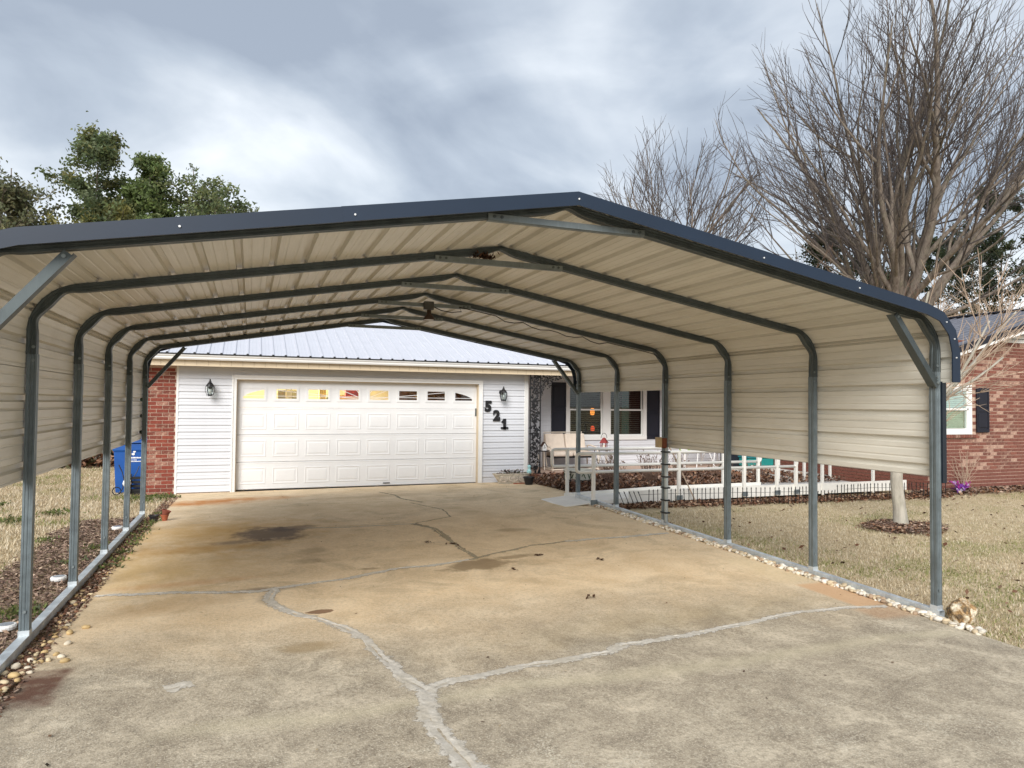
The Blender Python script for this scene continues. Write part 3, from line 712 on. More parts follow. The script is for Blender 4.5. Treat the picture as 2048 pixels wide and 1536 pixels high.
    pwo = pw.build('porch_wall', VINYL, hs); boards(pwo, 7.19, 14.05, PF, 2.26, PB, holes=((WX0+.03, WX1-.03, WZ0+.03, WZ1-.03),))
    MB().box(7.19, 14.05, D-.0, PB, 2.276, 2.30).build('porch_ceiling', WHITE, hs)
    pf = MB(); pf.box(7.22, 14.05, D-.30, PB, ZB-.1, PF-.004); pfo = pf.build('porch_floor', MORTAR, hs)
    bricks(pfo, 7.21, 14.04, ZB+.03, PF-.06, D-.30, BRICK2, H_=.058, L_=.193)
    x = 7.20; rb = None
    while x < 13.98:                                   # rowlock edge
        if rb is None: o = MB().box(0, .060, -.322, -.10, PF-.055, PF).build('brick', BRICK2, pfo); rb = o.data
        else: o = link('brick', rb, pfo)
        o.location = (x, D+R.uniform(-.003, .003), R.uniform(-.001, .003)); x += .071
    # windows on the porch
    fo = MB()
    fo.box(WX0, WX1, PB-.045, PB-.002, WZ1-.10, WZ1); fo.box(WX0, WX1, PB-.055, PB-.002, WZ0, WZ0+.10)
    for a, b in ((WX0, WX0+.10), (WX1-.10, WX1), (9.815, 10.0)): fo.box(a, b, PB-.045, PB-.002, WZ0+.10, WZ1-.10)
    fo.box(9.80, 9.815, PB-.05, PB+.06, WZ0+.1, WZ1-.1); fo.box(10.0, 10.015, PB-.05, PB+.06, WZ0+.1, WZ1-.1)
    casing = fo.build('window_casing', WHITE, hs, bevel=.004)
    for a, b in ((WX0+.10, 9.80), (10.015, WX1-.10)):
        wd = MB(); zm = 1.45
        for z0_, z1_, y in ((WZ0+.10, zm+.02, PB+.0), (zm-.02, WZ1-.10, PB+.025)):
            wd.box(a, a+.035, y, y+.03, z0_, z1_); wd.box(b-.035, b, y, y+.03, z0_, z1_); wd.box(a+.035, b-.035, y, y+.03, z0_, z0_+.04); wd.box(a+.035, b-.035, y, y+.03, z1_-.04, z1_)
        wo = wd.build('window', WHITE, hs)
        MB().box(a+.02, b-.02, PB+.014, PB+.018, WZ0+.12, zm).build('pane', GLASS, wo); MB().box(a+.02, b-.02, PB+.039, PB+.043, zm, WZ1-.12).build('pane', GLASS, wo)
        z = WZ0+.16; sm_ = None; bl = MB()
        while z < WZ1-.12:
            bl.add([(a+.03, PB+.085, z), (b-.03, PB+.085, z), (b-.03, PB+.125, z+.012), (a+.03, PB+.125, z+.012)], [(0, 1, 2, 3)]); z += .05
        bl.build('blind_slats', plain('blind', (.10, .085, .075), .6), wo, fix=False)
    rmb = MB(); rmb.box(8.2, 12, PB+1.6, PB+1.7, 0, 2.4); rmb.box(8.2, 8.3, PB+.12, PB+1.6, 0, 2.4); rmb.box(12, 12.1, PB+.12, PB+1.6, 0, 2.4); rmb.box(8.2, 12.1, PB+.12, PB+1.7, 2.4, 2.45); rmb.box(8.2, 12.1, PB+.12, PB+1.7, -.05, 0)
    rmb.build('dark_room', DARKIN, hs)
    MB().box(10.55, 10.75, PB+.3, PB+.33, .6, 2.2).build('curtain', plain('teal_curtain', (.05, .14, .12), .9), hs)
    lo = MB().lathe([(.03, .0), (.055, .02), (.06, .10), (.05, .16), (.02, .19)], (9.66, PB+.28, 1.31), 12).build('room_lamp', m_emit('lamp_glow', (1, .30, .05), .7), hs, smooth=True)
    MB().lathe([(.03, .0), (.055, .02), (.05, .10), (.02, .13)], (9.66, PB+.26, .90), 12).build('room_lamp', m_emit('red_glow', (1, .09, .03), .35), hs, smooth=True)
    def shutter(x0, x1, z0, z1, y, nm='shutter'):
        o = MB().box(x0, x1, y-.03, y-.016, z0, z1).build(nm, SHUT, hs, bevel=.003); mid = (z0+z1)/2
        for a, b in ((z0+.07, mid-.035), (mid+.035, z1-.07)):
            m = MB(); m.box(x0+.05, x1-.05, y-.042, y-.028, a+.03, b-.03); m.build('shutter_panel', SHUT, o, bevel=.006)
        f = MB()
        for a, b in ((x0, x0+.035), (x1-.035, x1)): f.box(a, b, y-.042, y-.0295, z0, z1)
        for a, b in ((z0, z0+.06), (mid-.03, mid+.03), (z1-.06, z1)): f.box(x0+.035, x1-.035, y-.042, y-.0295, a, b)
        f.build('shutter_rail', SHUT, o)
    shutter(8.36, 8.76, .80, 2.13, PB); shutter(11.10, 11.49, .69, 2.13, PB)
    # --- iron porch column with scroll work
    cy = D-.225; c0, c1 = 7.165, 7.405
    co = MB(); 
    for x in (c0, c1): co.box(x-.011, x+.011, cy-.011, cy+.011, PF, 2.255)
    co.box(c0-.02, c1+.02, cy-.015, cy+.015, 2.235, 2.256); co.box(c0-.03, c1+.03, cy-.03, cy+.03, PF, PF+.02)
    pc = co.build('porch_column', BLACK, hs)
    vine = MB(); leaf = MB(); pts = []; xm_ = (c0+c1)/2
    for i in range(140):
        z = PF+.05+i*.0157; pts.append((xm_+.062*math.sin(i*.24), cy+.004*math.cos(i*.5), z))
    vine.tube(pts, .0075, 5)
    for k_ in range(0, 136, 3):                        # curling tendrils
        p = Vector(pts[k_]); sg = 1 if R.random() < .5 else -1; q = [p]
        for t in range(1, 8):
            a = t*.75; q.append(p+Vector((sg*(.012+.05*math.sin(a*.5)), .002, .02+.028*math.sin(a)+.01*t)))
        vine.tube(q, .005, 4)
    def leaf_at(mb, c, ang, ln, wd):
        d = Vector((math.cos(ang), 0, math.sin(ang))); n = Vector((-d.z, 0, d.x)); y = Vector((0, 1, 0)); c = Vector(c)
        pts_ = [c, c+d*ln*.25+n*wd*.5, c+d*ln*.4+n*wd*.28, c+d*ln*.55+n*wd*.45, c+d*ln, c+d*ln*.55-n*wd*.45, c+d*ln*.4-n*wd*.28, c+d*ln*.25-n*wd*.5]
        k = len(mb.v); mb.v += [tuple(p-y*.004) for p in pts_] + [tuple(p+y*.004) for p in pts_]
        mb.f += [tuple(range(k, k+8)), tuple(range(k+15, k+7, -1))] + [(k+i, k+8+i, k+8+(i+1) % 8, k+(i+1) % 8) for i in range(8)]
    for i in range(330):
        z = R.uniform(PF+.04, 2.22); leaf_at(leaf, (R.uniform(c0+.025, c1-.025), cy+R.uniform(-.006, .006), z), R.uniform(0, 6.28), R.uniform(.045, .075), R.uniform(.028, .046))
    for i in range(190):                                 # corner bracket
        u, v = R.random(), R.random()
        if (u**.8+v**.8) > 1.02: continue
        leaf_at(leaf, (c1+.02+u*.62, cy+R.uniform(-.006, .006), 2.23-v*.52), R.uniform(0, 6.28), R.uniform(.035, .06), R.uniform(.022, .036))
    for k_ in range(7):
        t0 = k_/7*1.5; vine.tube([(c1+.01+.6*t_/9*(1-k_*.12), cy, 2.24-.5*(1-t_/9)**1.6*(.3+k_*.1)) for t_ in range(10)], .006, 4)
    vine.build('vine_scroll', BLACK, pc); leaf.build('iron_leaves', BLACK, pc)
    # --- brick wing on the right, gable to the front
    WY = 5.8; wx0, wx1 = 14.05, 23.2; ridge_x = 18.4; ez, rz = 2.595, 3.90
    zg = gh(15, 5.8)
    wl = MB(); wl.box(wx0, 14.2, WY+.004, WY+.2, zg-.15, 2.97); wl.box(15.06, wx1, WY+.004, WY+.2, zg-.15, 2.97); wl.box(14.2, 15.06, WY+.004, WY+.2, zg-.15, 1.12); wl.box(14.2, 15.06, WY+.004, WY+.2, 1.99, 2.97); wl.box(14.1, 15.2, WY+.25, WY+.27, 1, 2.1); wl.box(wx0+.004, wx0+.2, WY+.2, PB+3, zg-.15, 2.45)
    wlo = wl.build('wing_wall', MORTAR, hs)
    hw_ = (14.13, 15.13, 1.05, 2.06)
    n = bricks(wlo, wx0, wx1, zg-.02, 2.88, WY+.004, BRICK2, holes=(hw_,), sel=lambda a, z: 14.75 < a < 16.45 and z > .28, stuff='far_bricks')
    x = wx0; rb = None
    while x < 17.4:                                    # rowlock course under the gable, and the window sill
        if rb is None: o = MB().box(0, .060, -.016, .02, 2.885, 2.965).build('brick', BRICK2, wlo); rb = o.data
        else: o = link('brick', rb, wlo)
        o.location = (x, WY, 0); x += .071
    x = 14.13
    while x < 15.2:
        o = MB().box(0, .060, -.05, .02, .985, 1.045).build('brick', BRICK2, wlo) if x < 14.14 else link('brick', sl_, wlo)
        sl_ = o.data; o.location = (x, WY, 0); x += .071
    wv = MB(); a, b, z0_, z1_ = hw_
    for q in ((a, b, z1_-.09, z1_), (a, b, z0_, z0_+.09), (a, a+.09, z0_+.09, z1_-.09), (b-.09, b, z0_+.09, z1_-.09)): wv.box(q[0], q[1], WY-.03, WY+.06, q[2], q[3])
    zm = 1.56
    for q in ((a+.09, b-.09, zm-.02, zm+.02), (a+.09, a+.12, z0_+.09, z1_-.09), (b-.12, b-.09, z0_+.09, z1_-.09), (a+.12, b-.12, z0_+.09, z0_+.12), (a+.12, b-.12, z1_-.12, z1_-.09)): wv.box(q[0], q[1], WY-.012, WY+.05, q[2], q[3])
    wo = wv.build('window', WHITE, hs, bevel=.003); MB().box(a+.1, b-.1, WY+.012, WY+.016, z0_+.1, z1_-.1).build('pane', GLASS, wo)
    bl = MB(); z = z0_+.13
    while z < z1_-.12: bl.add([(a+.12, WY+.055, z), (b-.12, WY+.055, z), (b-.12, WY+.075, z+.036), (a+.12, WY+.075, z+.036)], [(0, 1, 2, 3)]); z += .042
    bl.build('blind_slats', plain('pale_blind', (.62, .72, .60), .5), wo, fix=False)
    shutter(15.26, 15.62, 1.09, 2.0, WY-.0)
    # gable of white boards
    gb = MB(); sl_r = (rz-ez)/(ridge_x-wx0+.35)
    roof_z = lambda x: ez+.02+(min(x, 2*ridge_x-x)-(wx0-.35))*sl_r
    gb.prism([(wx0-.35+(3.07-ez)/sl_r, 2.97), (2*ridge_x-(wx0-.35+(3.07-ez)/sl_r), 2.97), (ridge_x, roof_z(ridge_x)-.08)], WY+.03, WY+.06, 'y'); gbo = gb.build('gable', SHUT, hs)
    z = 2.97
    while z < rz-.15:
        xa = wx0-.35+(z+.1-ez)/sl_r; xb = 2*ridge_x-xa
        if xb-xa > .3: MB().prism([(WY+.03, z), (WY-.02, z+.004), (WY-.02, z+.03), (WY+.03, z+.085)], xa, xb, 'x').build('gable_slat', WHITE, gbo)
        z += .095
    # wing roof
    RY0, RY1 = WY-.35, 14
    rw = MB(); 
    rw.add([(wx0-.35, RY0, ez), (ridge_x, RY0, rz), (ridge_x, RY1, rz), (wx0-.35, RY1, ez), (2*ridge_x-wx0+.35, RY0, ez), (2*ridge_x-wx0+.35, RY1, ez)], [(0, 1, 2, 3), (1, 4, 5, 2)])
    rwo = rw.build('wing_roof', ROOFD, hs)
    sl_len = 0; y = RY0+.02; pm = None
    dirx = Vector((ridge_x-wx0+.35, 0, rz-ez)); nrm = Vector((-dirx.z, 0, dirx.x)).normalized()
    while y < RY1-.9:
        if pm is None:
            m = MB(); prof = []
            for i in range(4):
                c = i*.2285
                for ds, d in ((-.028, .004), (-.014, .026), (.014, .026), (.028, .004)): prof.append((c+ds, d))
            prof.append((.914-.027, .004))
            for py, d in prof: 
                for e in (Vector((wx0-.36, 0, ez)), Vector((ridge_x, 0, rz))): m.v.append(tuple(e+nrm*d+Vector((0, py, 0))))
            m.f = [(2*i, 2*i+2, 2*i+3, 2*i+1) for i in range(len(prof)-1)]
            o = m.build('roof_panel', ROOFD, rwo); pm = o.data
        else: o = link('roof_panel', pm, rwo)
        o.location = (0, y+.03, 0); y += .914
    MB().bar((ridge_x, RY0, rz+.03), (ridge_x, RY1, rz+.03), .22, .03).build('ridge_cap', SHUT, rwo)
    for sgn in (-1, 1):
        e = Vector((ridge_x+sgn*(ridge_x-wx0+.36), RY0, ez)); t = Vector((ridge_x, RY0, rz))
        MB().bar(e+Vector((0, -.014, -.035)), t+Vector((0, -.014, -.035)), .026, .13, (0, 0, 1)).build('rake_trim', SHUT, rwo)
        MB().bar(e+Vector((0, .0, -.13)), t+Vector((0, .0, -.13)), .03, .07, (0, 0, 1)).build('rake_board', WHITE, rwo)
        sf = MB(); q = Vector((0, 0, -.16)); sf.add([e+q, t+q, t+q+Vector((0, .36, 0)), e+q+Vector((0, .36, 0))], [(0, 1, 2, 3)]); sf.build('rake_soffit', WHITE, rwo)
    return hs
HS = house()
gl = bpy.data.lights.new('garage_bulb', 'POINT'); gl.energy = 150; gl.color = (1, .83, .55); gl.shadow_soft_size = .12
go = bpy.data.objects.new('garage_bulb', gl); col.objects.link(go); go.location = (2.4, D+3.4, 2.15)
def wing_side():
    mb = MB(); z = gh(14, 8)-.1; r = 0
    while z < 2.38:
        y = 5.81 + (r % 2)*.1
        while y < PB:
            mb.box(14.038, 14.06, y, min(y+.193, PB), z, z+.058); y += .2055
        z += .0705; r += 1
    wall = [o for o in bpy.data.objects if o.name == 'wing_wall'][0]
    tag(mb.build('side_bricks', BRICK2, wall), None, kind='stuff')
wing_side()
# ---------------------------------------------------------------- wall lanterns, house numbers
def wall_lantern(x, z, label, sc_=1.):
    t = thing('wall_lantern', label, 'lantern', (x, D-.02, z), 'wall lanterns beside the garage door')
    y = D-.02; v = lambda a, b, c: (x+a*sc_, y+b*sc_, z+c*sc_)
    MB().lathe([(.055, 0), (.055, .008), (.045, .012)], (0, 0, 0), 14).build('wall_plate', BLACK, t).matrix_local = Matrix.Translation((0, -.0, .03)) @ Matrix.Rotation(math.pi/2, 4, 'X')
    MB().tube([v(0, -.01, .03), v(0, -.07, .07), v(0, -.12, .09), v(0, -.13, .075)], .009, 6).build('arm', BLACK, t)
    MB().lathe([(.012, .16), (.014, .13), (.022, .125), (.026, .10), (.06, .06), (.075, .03), (.078, .02)], v(0, -.13, 0), 12).build('cap', BLACK, t)
    MB().lathe([(.035, -.16), (.035, -.15), (.045, -.14), (.045, -.13)], v(0, -.13, 0), 8).build('base', BLACK, t)
    g = MB()
    for k in range(6):
        a = k*math.pi/3; g.tube([v(.068*math.cos(a), -.13+.068*math.sin(a), .02), v(.072*math.cos(a), -.13+.072*math.sin(a), -.05), v(.042*math.cos(a), -.13+.042*math.sin(a), -.14)], .006, 4)
    g.build('cage', BLACK, t)
    MB().lathe([(.058, .02), (.06, -.05), (.034, -.14)], v(0, -.13, 0), 6).build('glass', GLASS, t)
    MB().lathe([(.012, -.12), (.022, -.08), (.022, -.05), (.008, -.03)], v(0, -.13, 0), 8).build('bulb', plain('frosted_bulb', (.8, .8, .78), .4), t)
wall_lantern(.63, 1.83, 'black iron lantern on the siding left of the garage door', 1.15)
wall_lantern(6.55, 1.80, 'black iron lantern above the house numbers', 1.15)
def digit(ch, x, z, label):
    cu = bpy.data.curves.new('digit', 'FONT'); cu.body = ch; cu.size = .305; cu.extrude = .012; cu.offset = .016; cu.align_x = 'CENTER'
    o = bpy.data.objects.new('tmp', cu); col.objects.link(o); dg = bpy.context.evaluated_depsgraph_get()
    me = bpy.data.meshes.new_from_object(o.evaluated_get(dg)); bpy.data.objects.remove(o)
    me.materials.clear(); me.materials.append(BLACK)
    mb = MB(); q = link('house_number', me); tag(q, label, 'house number', 'house numbers on the siding')
    q.rotation_euler = (math.pi/2, 0, 0); q.location = (x, D-.035, z)
    sf = MB()
    if ch == '1': sf.box(-.085, .085, .0, .04, -.012, .012); sf.add([(-.08, .15, -.011), (-.02, .22, -.011), (.0, .19, -.011), (-.055, .125, -.011), (-.08, .15, .011), (-.02, .22, .011), (.0, .19, .011), (-.055, .125, .011)], [(0, 1, 2, 3), (7, 6, 5, 4), (0, 4, 5, 1), (1, 5, 6, 2), (2, 6, 7, 3), (3, 7, 4, 0)])
    elif ch == '2': sf.box(.05, .082, .0, .07, -.011, .011)
    else: sf.box(.05, .08, .17, .22, -.011, .011)
    sf.build('serif', BLACK, q); q.children[0].matrix_parent_inverse = Matrix.Identity(4)
digit('5', 6.24, 1.42, 'black slab numeral 5 on white siding, topmost of three')
digit('2', 6.44, 1.215, 'black slab numeral 2 on white siding, between 5 and 1')
digit('1', 6.63, 1.025, 'black slab numeral 1 on white siding, lowest of three')

# ---------------------------------------------------------------- wheelchair ramp
def ramp():
    t = thing('wheelchair_ramp', 'white aluminium wheelchair ramp with tube handrails in front of the porch', 'ramp', (8.5, 6.5, -.1))
    y0, y1 = 6.05, 7.05
    dz = lambda x: lerp(-.045, .015, (x-6.55)/2.2)
    MB().prism([(6.13, -.085), (6.15, -.075), (6.58, -.035), (6.58, -.05)], y0+.02, y1-.02, 'y').build('entry_plate', ALU, t)
    for a, b in ((6.58, 8.75), (8.755, 10.9)):
        m = MB(); z0, z1 = dz(a), dz(b)
        m.prism([(a, z0-.03), (b, z1-.03), (b, z1), (a, z0)], y0, y1, 'y'); m.build('deck', ALU, t)
        for y in (y0-.022, y1+.002):
            m = MB(); m.prism([(a+.01, z0-.055), (b-.005, z1-.06), (b-.005, z1+.055), (a+.01, z0+.05)], y, y+.02, 'y'); m.build('side_curb', ALU, t)
    MB().box(10.905, 13.2, y0, 7.4, -.025, .015).build('platform', plain('grey_platform', (.50, .49, .46), .55), t)
    for y in (y0-.022,): MB().box(7.3, 13.6, y-.004, y+.016, -.05, .145).build('skirt', ALU, t)
    MB().prism([(7.4, .015), (10.0, .03), (10.0, .0), (7.4, -.02)], 12.0, 13.1, 'x').build('deck', plain('grey_deck', (.48, .47, .44), .6), t)
    for x in (11.99, 13.1): MB().prism([(7.4, .10), (10.0, .11), (10.0, .0), (7.4, -.02)], x, x+.02, 'x').build('side_curb', ALU, t)
    def rail(y, xs, xe, posts):
        r = .026
        def loop(xs, xe):
            p = [(xe, y, .78)]
            p += [(xs+.05, y, .78), (xs+.015, y, .765), (xs, y, .73), (xs, y, .53), (xs+.015, y, .495), (xs+.05, y, .48), (xe, y, .48)]
            return p
        MB().tube(loop(xs, xe), r, 10).build('handrail', ALU, t, smooth=True)
        MB().tube([(xe-.02, y, .78), (xe+.03, y, .765), (xe+.045, y, .73), (xe+.045, y, .53), (xe+.03, y, .495), (xe-.02, y, .48)], r, 10).build('handrail', ALU, t, smooth=True)
        for x in posts:
            z = (gh(x, y)+.01) if x < 6.8 else dz(x)-.05
            MB().box(x-.026, x+.026, y-.026, y+.026, z, .80).build('rail_post', ALU, t, bevel=.004)
            MB().box(x-.06, x+.06, y-.03, y-.021, max(z, dz(x)-.07)+.01, max(z, dz(x)-.07)+.09).build('post_bracket', GALVL, t)
    rail(y0-.045, 6.31, 10.78, (6.62, 8.26, 9.63, 10.36, 10.80)); rail(y1+.045, 6.36, 10.88, (6.66, 8.66, 10.02, 10.86))
    for x, y, zt in ((11.45, y0-.02, .95), (11.55, 7.3, .95), (12.3, 7.38, .95), (12.72, y0-.02, .95), (13.0, 7.38, .95)): MB().box(x-.022, x+.022, y-.022, y+.022, gh(x, y), zt).build('rail_post', ALU, t)
    for z in (.95, .62): MB().tube([(11.0, y0-.02, z), (13.1, y0-.02, z)], .02, 8).build('handrail', ALU, t)
    for x in (9.2, 11.0, 12.6): MB().box(x-.03, x+.03, y0+.05, y0+.11, gh(x, 6)-.02, .0).build('support_leg', ALU, t)
    return t
ramp()
def fence():
    t = thing('garden_fence', 'low black wire picket edging along the foot of the white ramp', 'fence', (10, 5.5, -.07))
    P = [(7.03, 5.86), (7.6, 5.76), (8.8, 5.66), (10.05, 5.36), (12.0, 5.42), (13.6, 5.19)]
    def at(x):
        for a, b in zip(P[:-1], P[1:]):
            if x <= b[0]: return lerp(a[1], b[1], (x-a[0])/(b[0]-a[0]))
        return P[-1][1]
    pm = None; x = 7.12; i = 0
    while x < 13.6:
        y = at(x)+R.uniform(-.008, .008)
        if pm is None:
            m = MB(); m.box(-.0045, .0045, -.0045, .0045, -.02, .245); m.prism([(-.0045, .245), (-.010, .252), (0, .285), (.010, .252), (.0045, .245)], -.004, .004, 'y')
            o = m.build('picket', BLACK, t); pm = o.data
        else: o = link('picket', pm, t)
        lean = R.uniform(-.03, .03); tilt = 0
        if i < 5: lean = -.42
        if 44 <= i <= 49: lean, tilt = -.5, .5
        o.location = (x, y, gh(x, y)-.02); o.rotation_euler = (tilt+R.uniform(-.04, .04), lean, 0); x += .081; i += 1
    k = 7.35
    while k < 13.5:
        e = min(k+.78, 13.55)
        if not 10.55 < k+.4 < 11.2:
            for zz in (.175, .03): MB().tube([(k, at(k), gh(k, at(k))+zz), (e, at(e), gh(e, at(e))+zz+R.uniform(-.01, .01))], .0035, 4).build('wire', BLACK, t)
        k += .80
fence()
# ---------------------------------------------------------------- things on the driveway edge and porch
def pot(name, label, cat, x, y, r, h, mat, tilt=0, group=None, dirt=True):
    z = gh(x, y); t = thing(name, label, cat, (x, y, z), group)
    MB().lathe([(r*.68, 0), (r*.95, h*.80), (r*1.06, h*.80), (r*1.08, h), (r*.96, h), (r*.9, h*.85), (r*.62, .01)], (x, y, z), 20, caps=False).build('pot_body', mat, t, smooth=False)
    if dirt: MB().lathe([(.001, h*.86), (r*.92, h*.85)], (x, y, z), 20, caps=False).build('soil', plain('potting_soil', (.05, .035, .025), .95), t)
    if tilt: t.rotation_euler = (0, tilt, 0)
    return t
pot('flower_pot', 'small black plastic flower pot at the driveway edge', 'flower pot', .14, 6.55, .062, .085, plain('black_plastic', (.015, .014, .016), .5))
pot('flower_pot', 'terracotta flower pot standing upright beside the black pot', 'flower pot', .27, 6.58, .05, .085, TERRA)
t = pot('flower_pot', 'terracotta flower pot tipped on top of another pot', 'flower pot', .27, 6.60, .058, .065, plain('dark_terracotta', (.22, .06, .035), .85), .35, dirt=False); t.location.z += .080
t = pot('flower_pot', 'brown dirty flower pot lying behind the black pot', 'flower pot', .06, 6.66, .055, .08, plain('dirty_terracotta', (.17, .085, .05), .9), 1.1, dirt=False)
pot('flower_pot', 'black ribbed flower pot in front of the white planter', 'flower pot', 6.95, 9.62, .115, .17, plain('black_ribbed', (.014, .014, .016), .5))
def planter():
    x, y = 6.70, 10.0; z = gh(x, y)
    t = thing('planter', 'long ornate white concrete planter with relief scrolls by the garage corner', 'planter', (x, y, z))
    CS = plain('weathered_concrete', (.60, .55, .46), .9, 0, .35, 14, .5)
    secs = [(.30, .085, 0), (.31, .09, .025), (.30, .085, .03), (.36, .105, .12), (.41, .125, .19), (.425, .135, .20), (.43, .14, .225), (.40, .12, .225), (.39, .11, .19)]
    def oval(a, b, zz): return [(x+a*(abs(math.cos(k*math.pi/16))**.55)*(1 if math.cos(k*math.pi/16) >= 0 else -1), y+b*(abs(math.sin(k*math.pi/16))**.55)*(1 if math.sin(k*math.pi/16) >= 0 else -1), z+zz) for k in range(32)]
    m = MB()
    for s_ in secs: m.v += oval(*s_)
    for i in range(len(secs)-1):
        for j in range(32): m.f.append((i*32+j, i*32+(j+1) % 32, (i+1)*32+(j+1) % 32, (i+1)*32+j))
    m.f.append(tuple(range((len(secs)-1)*32, len(secs)*32))); m.build('trough', CS, t)
    RS = plain('relief', (.70, .62, .54), .9, 0, .3, 25)
    for k, sc_ in ((-.22, 1), (0, 1.15), (.22, 1)):
        rl = MB(); c = (x+k, y-.108, z+.115)
        rl.tube([(c[0]+.085*sc_*math.cos(a*.4), c[1]-.004+.004*math.sin(a*.4), c[2]+.06*math.sin(a*.4)) for a in range(16)], .008, 5)
        for sg in (-1, 1): rl.tube([(c[0]+sg*(.02+.028*math.cos(a*.7)*(1-a/12)), c[1]-.006, c[2]+.034*math.sin(a*.7)*(1-a/12)) for a in range(11)], .007, 5)
        rl.build('scroll_relief', RS, t)
    MB().tube([(x-.02, y-.17, z+.012), (x+.1, y-.18, z+.02), (x+.38, y-.20, z+.018)], .012, 6).build('loose_pipe', TERRA, t)
    pl = MB(); cs = []
    for i in range(170):
        a, rr = R.uniform(0, 6.28), R.random()**.5; cx_, cy_ = x+.36*rr*math.cos(a), y+.1*rr*math.sin(a); zz = z+.20+R.random()*.10*(1 if -.25 < cx_-x < .3 else .3)
        d = Vector((R.uniform(-1, 1), R.uniform(-1, 1), R.uniform(-.2, 1))).normalized()*.03; q = d.orthogonal().normalized()*.016; c = Vector((cx_, cy_, zz))
        pl.add([c-d, c+q, c+d, c-q], [(0, 1, 2, 3)]); cc = R.choice([(.03, .05, .02), (.07, .02, .03), (.05, .08, .03), (.6, .5, .45), (.1, .06, .04)]); cs += [cc]*4
    pl.build('plants', LEAF, t, fix=False, colors=cs)
    fl = thing('garden_figure', 'small pale turquoise garden figure at the right end of the planter', 'ornament', (7.08, 9.93, z+.2))
    MB().lathe([(.03, .0), (.05, .02), (.055, .06), (.035, .10), (.02, .11), (.035, .14), (.04, .165), (.03, .19), (.005, .20)], (7.08, 9.93, z+.2), 12).build('figure', plain('turquoise', (.35, .60, .60), .4), fl, smooth=True)
planter()
def stand():
    x, y = 7.50, 8.35; z = gh(x, y)
    t = thing('pot_stand', 'patterned white and green tub on a black scrolled iron stand', 'planter', (x, y, z))
    m = MB()
    MB().lathe([(.20, .17), (.27, .20), (.285, .37), (.30, .38), (.30, .405), (.27, .405), (.26, .22)], (x, y, z), 28, caps=False).build('tub', plain('glazed_white', (.62, .62, .55), .35), t)
    st = MB()
    for zz in (.375, .21): st.tube([(x+.296*math.cos(a*.2618), y+.296*math.sin(a*.2618), z+zz) for a in range(24)], .009, 5, closed=True)
    for k in range(4):
        a = k*math.pi/2+.6; c, s_ = math.cos(a), math.sin(a)
        st.tube([(x+c*r_, y+s_*r_, z+zz) for r_, zz in ((.30, .40), (.305, .2), (.30, .08), (.33, .02), (.39, .01), (.42, .05), (.40, .09), (.37, .08), (.375, .06))], .010, 6)
    st.build('iron_stand', BLACK, t)
    pt = MB()
    for k in range(14):
        a0 = k*.45
        pt.tube([(x+(.276+.004)*math.cos(a0+u*.06), y+(.28)*math.sin(a0+u*.06), z+.235+.10*abs(math.sin(u*.55+k))) for u in range(6)], .010, 4)
    pt.build('painted_pattern', plain('pattern_green', (.05, .10, .05), .4), t)
stand()
